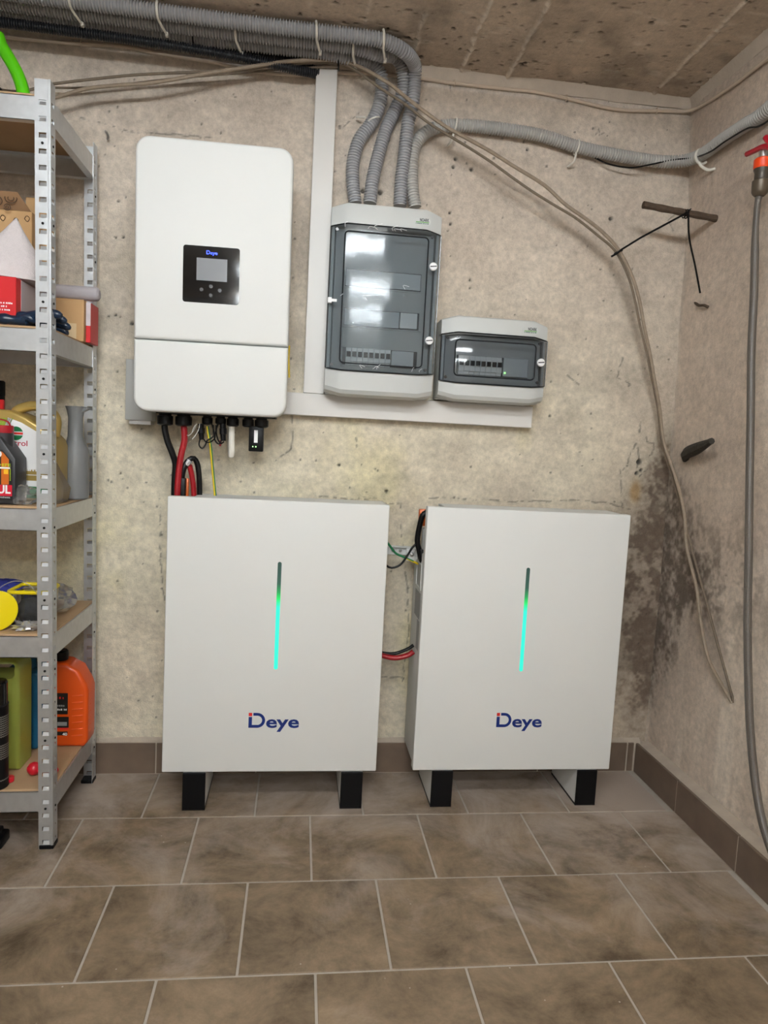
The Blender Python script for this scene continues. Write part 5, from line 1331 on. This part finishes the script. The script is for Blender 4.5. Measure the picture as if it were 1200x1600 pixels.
# grey measuring jug
jy = -0.20; jq = P(117,778,jy); jz = L3
jug = thing('measuring_jug', 'grey plastic oil jug with long neck near the back post', 'jug', (jq.x, jy, jz))
sc = (P(117,635,jy).z-jz)
JM = pm('jug_grey', s(118, 120, 122), rough=0.45, var=0.06, vscale=14)
part(MB().lathe([(0.034, 0), (0.038, 0.004), (0.038, sc*0.49), (0.035, sc*0.55), (0.0255, sc*0.61), (0.021, sc*0.68), (0.020, sc*0.88), (0.0235, sc*0.95), (0.0285, sc), (0.026, sc), (0.019, sc*0.94)], 24, T(jq.x, jy, jz)), 'body', JM, jug)
part(MB().prism([(-0.008, -0.01), (0.010, 0), (-0.008, 0.008)], 0.012, -0.012, M=T(jq.x+0.027, jy, jz+sc*0.975)), 'spout', JM, jug, smooth=False)
part(MB().tube(spline([(jq.x-0.012, jy+0.016, jz+sc*0.90), (jq.x-0.026, jy+0.034, jz+sc*0.80), (jq.x-0.028, jy+0.038, jz+sc*0.62), (jq.x-0.024, jy+0.028, jz+sc*0.50)], 0.006), 0.0055, n=8), 'handle', JM, jug)
# crumpled clear bag
def blob(mb, c, r, seed, nz=10, n=16, rough=0.25, flat=0.0):
    rg = np.random.RandomState(seed); vs = []; fs = []
    for i in range(nz+1):
        th = math.pi*i/nz
        for j in range(n):
            ph = 2*math.pi*j/n; k = 1+rough*(rg.rand()-0.5)*2*math.sin(th)
            vs.append((c[0]+r[0]*k*math.sin(th)*math.cos(ph), c[1]+r[1]*k*math.sin(th)*math.sin(ph), max(c[2]+r[2]*k*math.cos(th), c[2]-r[2]*(1-flat))))
    for i in range(nz):
        for j in range(n): fs.append((i*n+j, (i+1)*n+j, (i+1)*n+(j+1) % n, i*n+(j+1) % n))
    return mb.add(vs, fs)
BAG = tinted('crumpled_bag', (0.95, 0.93, 0.90, 1), gloss_rough=0.12, film=0.24)
solo(shift_up(blob(MB(), (-0.858, -0.40, L3+0.022), (0.038, 0.026, 0.028), 4, rough=0.35, flat=.2), L3), 'plastic_bag', BAG, 'crumpled clear plastic bag beside the black oil bottle', 'bag', angle=12)
m = MB(); vs = []; rg2 = random.Random(9)
bgq = [P(88,725,-0.36), P(93,735,-0.345), P(111,768,-0.30), P(108,788,-0.30), P(88,793,-0.36), P(80,760,-0.37)]
cc = sum((Vector(q) for q in bgq), Vector())/6
N_ = len(bgq); fr = [Vector(q)+Vector((0, -0.012*rg2.random(), 0)) for q in bgq]; bk = [Vector(q)+Vector((-0.03, 0.03, 0)) for q in bgq]
m.add([cc+Vector((0, -0.02, 0))]+fr+bk+[cc+Vector((-0.02, 0.04, 0))], [(0, 1+i, 1+(i+1) % N_) for i in range(N_)]+[(1+i, 1+N_+i, 1+N_+(i+1) % N_, 1+(i+1) % N_) for i in range(N_)]+[(1+2*N_, 1+N_+(i+1) % N_, 1+N_+i) for i in range(N_)])
solo(shift_up(m, L3), 'plastic_bag', BAG, 'creased clear plastic bag between front post and grey jug', 'bag', angle=12)

# --- fourth shelf: yellow lid tub, bags
YLW = pm('yellow_plastic', s(240, 216, 16), rough=0.35, var=0.04)
y4 = -0.40
d0 = P(-2,957,y4)
m = MB().lathe([(0.006, -0.004), (0.050, -0.004), (0.0535, 0.0), (0.0535, 0.006), (0.048, 0.008), (0.006, 0.006)], 36, T(d0.x-0.002, y4-0.015, L2+0.054) @ Rz(-0.95) @ Ry(math.radians(86)))
lidm = shift_up(m, L2)
solo(lidm, 'yellow_lid', YLW, 'round yellow plastic lid leaning on edge at the shelf front', 'lid')
tub = thing('clear_tub', 'clear tub with yellow rim holding dark grey things', 'tub', (-0.88, -0.33, L2))
t0, t1 = P(12,925,-0.37), P(66,925,-0.37)
part(MB().tube([(a_, b_, t0.z) for a_, b_ in rrect(t0.x, t1.x+0.01, -0.372, -0.262, 0.014, 4)+[rrect(t0.x, t1.x+0.01, -0.372, -0.262, 0.014, 4)[0]]], 0.0055, n=8, caps=False), 'rim', YLW, tub)
part(MB().bbox(t0.x+0.004, t1.x+0.006, -0.366, -0.266, L2+0.001, t0.z-0.006, b=0.004), 'wall', tinted('clear_tub', (0.9, 0.9, 0.9, 1), gloss_rough=0.05, film=0.05), tub)
DKC = pm('dark_rags', s(46, 48, 50), rough=0.9, var=0.3, vscale=40, bump=0.5, bscale=60)
solo(shift_up(blob(MB(), ((t0.x+t1.x)/2+0.003, -0.316, L2+0.03), (0.044, 0.040, 0.034), 12, rough=0.2, flat=.1), L2+0.004), 'dark_rag', DKC, 'dark grey rag bundled inside the yellow-rimmed tub', 'rag')
FOILM = pm('foil_bag', s(210, 210, 212), rough=0.25, metal=0.7, var=0.2, vscale=40, bump=0.6, bscale=50)
solo(shift_up(blob(MB(), (P(45,965,-0.40).x, -0.402, L2+0.012), (0.034, 0.022, 0.013), 15, rough=0.5, flat=.2), L2), 'foil_wrapper', FOILM, 'crumpled silver foil wrapper in front of the tub', 'wrapper', angle=10)
solo(shift_up(blob(MB(), (-0.985, -0.20, L2+0.04), (0.085, 0.04, 0.050), 18, rough=0.2, flat=.1), L2), 'blue_cloth', pm('blue_cloth', s(40, 48, 130), rough=.8, var=.2, bump=.3, bscale=50), 'blue cloth heaped behind the yellow lid', 'cloth', angle=15)
solo(shift_up(blob(MB(), (P(98,950,-0.20).x-0.03, -0.21, L2+0.04), (0.062, 0.06, 0.045), 21, rough=0.3, flat=.1), L2), 'plastic_bag', BAG, 'clear plastic bag slumped at the back of the yellow tub shelf', 'bag', angle=12)
solo(MB().tube(spline([P(-8,925,-0.42), P(10,912,-0.42), P(30,908,-0.41), P(50,917,-0.40), P(62,935,-0.39)], 0.008), 0.0012, n=5), 'clear_strap', tinted('clear_strap', (.9, .88, .85, 1), film=.5), 'thin clear strap arching over the yellow-rimmed tub', 'strap')

# --- bottom shelf
JER = pm('yellow_green_plastic', s(150, 160, 72), rough=0.35, var=0.08, vscale=6, sub=0.3)
yj = -0.34; jx = P(28,1150,yj).x
jc = thing('jerrycan', 'translucent yellow-green jerrycan with grip hole on the bottom shelf', 'jerrycan', (-0.92, -0.29, L1))
jt = P(20,1029,yj).z
hl = P(20,1061,yj).z; hx1 = P(22,1050,yj).x
def with_hole(solid, hole, name, mat, root):
    """cut a through-hole; the cutter is thrown away"""
    o = part(solid, name, mat, root); c = part(hole, 'hole_cutter', mat, root)
    md = o.modifiers.new('hole', 'BOOLEAN'); md.operation = 'DIFFERENCE'; md.object = c; md.solver = 'EXACT'
    bpy.context.view_layer.update()
    me = bpy.data.meshes.new_from_object(o.evaluated_get(bpy.context.evaluated_depsgraph_get()))
    o.modifiers.clear(); o.data = me; me.shade_smooth(); me.set_sharp_from_angle(angle=math.radians(40))
    bpy.data.objects.remove(c); return o
sol = MB(); o_ = rrect(jx-0.17, jx, L1, jt, 0.042, 8, 'tltr')
sol.prism(o_, yj+0.10, yj, 0.020, 5)
with_hole(sol, MB().prism(rrect(jx-0.13, hx1, hl, jt-0.016, 0.012, 5), yj+0.2, yj-0.1), 'canister', JER, jc)
part(MB().lathe([(0.02, 0), (0.02, 0.02)], 16, T(jx-0.14, yj+0.05, jt)), 'cap', pm('jerry_cap', s(60, 66, 50)), jc)
BLU = pm('blue_plastic', s(22, 92, 128), rough=0.4, var=0.06)
bc = thing('blue_canister', 'blue plastic canister behind the yellow-green jerrycan', 'canister', (-0.90, -0.15, L1))
bx = P(64,1100,-0.20).x
part(MB().prism(rrect(bx-0.12, bx, L1, P(50,1035,-0.20).z-0.03, 0.02, 5), -0.10, -0.20, 0.01, 3), 'canister', BLU, bc)
part(MB().lathe([(0.02, 0), (0.02, 0.03)], 16, T(bx-0.05, -0.15, P(50,1035,-0.20).z-0.031)), 'cap', BLU, bc)
# spray can
sy_ = -0.425; sx2 = P(12,1150,sy_).x-0.031; sq = P(0,1210,sy_)
sp = thing('spray_can', 'black spray can at the front edge of the bottom shelf', 'spray can', (sx2, sy_, L1))
ct = P(5,1098,sy_).z; ct2 = P(5,1064,sy_).z
part(MB().lathe([(0.030, 0), (0.0325, 0.003), (0.0315, 0.006), (0.0315, ct-L1-0.006), (0.0325, ct-L1-0.003), (0.030, ct-L1)], 28, T(sx2, sy_, L1)), 'can', BLACK, sp)
part(MB().lathe([(0.030, ct-L1), (0.030, ct2-L1-0.004), (0.027, ct2-L1)], 28, T(sx2, sy_, L1)), 'cap', BLACKG, sp)
m = MB()
SIL = pm('can_silver', s(170, 168, 160), rough=.35, metal=.5, var=.1)
hb = ct-L1
for (f0, f1) in ((0.62, 0.90), (0.36, 0.55), (0.10, 0.14)):
    for k in range(40):
        a0 = 2*math.pi*k/40; z0_ = L1+hb*f0
        n_ = max(1, int((f1-f0)*hb/0.006))
        for i in range(n_):
            zz = z0_+i*0.006; a1 = a0+2*math.pi/40*0.9
            rr = 0.0318
            m.add([(sx2+rr*math.cos(a0), sy_+rr*math.sin(a0), zz), (sx2+rr*math.cos(a1), sy_+rr*math.sin(a1), zz+0.003), (sx2+rr*math.cos(a1), sy_+rr*math.sin(a1), zz+0.005), (sx2+rr*math.cos(a0), sy_+rr*math.sin(a0), zz+0.002)], [(0, 1, 2, 3)])
part(m, 'hatched_print', SIL, sp, smooth=False, kind='stuff')
# orange oil bottle
ORB = pm('orange_bottle', s(216, 80, 16), rough=0.35, var=0.06, vscale=8)
yo = -0.18; ob = thing('orange_bottle', 'orange oil bottle with ribbed side and black cap on the bottom shelf', 'oil bottle', (-0.86, -0.14, L1))
ox = P(137,1100,yo).x
zt_ = P(100,1040,yo).z
oL = max(ox-0.15, bx+0.004)
sh = [(oL, L1), (ox-0.012, L1), (ox-0.002, L1+0.012), (ox, L1+0.03)]
zr = P(135,1070,yo).z
sh += [(ox, zr-0.02), (ox-0.006, zr), (ox-0.03, P(118,1048,yo).z), (ox-0.065, zt_+0.004), (oL+0.002, zt_+0.012)]
part(MB().prism(sh, yo+0.075, yo, 0.012, 4), 'bottle', ORB, ob)
m = MB()
for k in range(7):
    z_ = L1+0.035+k*0.021
    m.tube(spline([(ox-0.046, yo-0.0005, z_), (ox-0.02, yo+0.0005, z_+0.003), (ox-0.004, yo+0.008, z_+0.006), (ox-0.0, yo+0.03, z_+0.008)], 0.005), 0.0022, n=6)
part(m, 'ribs', ORB, ob)
cq = P(92,1026,yo)
part(MB().lathe([(0.021, 0), (0.022, 0.002), (0.022, 0.026), (0.018, 0.030)], 20, T(cq.x-0.006, yo+0.037, zt_+0.008)), 'cap', BLACK, ob)
lx1 = P(106,1100,yo).x; lb = MB(); yl = yo-0.0005
def oq(x0_, x1_, za, zb, mt, d=0): lb.add([(x0_, yl-d, za), (x1_, yl-d, za), (x1_, yl-d, zb), (x0_, yl-d, zb)], [(0, 1, 2, 3)], mt)
z1_, z2_, z3_, z4_, z5_ = (P(100,v,yo).z for v in (1083, 1116, 1137, 1140, 1152))
oq(lx1-0.075, lx1, z2_, z1_, 0); oq(lx1-0.075, lx1+0.003, z3_, P(100,1120,yo).z, 0); oq(lx1-0.075, lx1+0.003, z4_, z3_, 1); oq(lx1-0.075, lx1, P(100,1149,yo).z, P(100,1143,yo).z, 0)
oq(lx1-0.03, lx1-0.002, P(100,1134,yo).z, P(100,1128,yo).z, 4, .0003)
greek(lb, lx1-0.05, lx1-0.006, P(100,1104,yo).z, .0062, yl-.0004, 4, seed=7)
greek(lb, lx1-0.05, lx1-0.003, P(100,1110,yo).z, .0062, yl-.0004, 2, seed=8)
greek(lb, lx1-0.05, lx1-0.012, P(100,1092,yo).z, .0075, yl-.0004, 1, seed=9)
text_mb(lb, '40', lx1-0.001, P(100,1149,yo).z, yl-.0004, size=.0125, width=.014, mat=2, bold=.02, align='RIGHT')
part(lb, 'label', [BLACKP, REDP, WHITEP, GREENP, GREYPR], ob, smooth=False)
# red plastic pump ball and its caps
RB = pm('red_rubber', s(206, 24, 44), rough=0.35, var=.04)
bq = P(52,1172,-0.36); 
m = MB().lathe([(0.002, -0.019), (0.011, -0.015), (0.0175, -0.006), (0.0185, 0.0), (0.0175, 0.006), (0.011, 0.015), (0.002, 0.019)], 20, T(bq.x+0.002, -0.36, L1+0.0185))
m.tube([(bq.x+0.015, -0.36, L1+0.016), (bq.x+0.062, -0.355, L1+0.011), (bq.x+0.066, -0.355, L1+0.0105)], [0.009, 0.0085, 0.003], n=12)
solo(m, 'red_bulb', RB, 'red rubber bulb with nozzle lying on the bottom shelf', 'bulb')
cq = P(15,1192,-0.40)
solo(MB().lathe([(0.009, 0), (0.011, 0.002), (0.011, 0.013), (0.009, 0.015)], 16, T(cq.x, -0.398, L1)), 'loose_red_cap', RB, 'small red plastic cap between spray can and jerrycan', 'stopper')  # a small red cap lying loose on the shelf
# dark thing on the floor at the edge of the picture
g0 = G(2,1322,0.0)
m = MB().bbox(g0.x-0.09, g0.x+0.008, g0.y-0.02, g0.y+0.04, 0.0, 0.030, b=0.006).bbox(g0.x-0.08, g0.x-0.004, g0.y-0.01, g0.y+0.03, 0.028, 0.045, b=0.005)
solo(m, 'rubber_block', BLACK, 'black rubber block on the floor at the left picture edge', 'block')
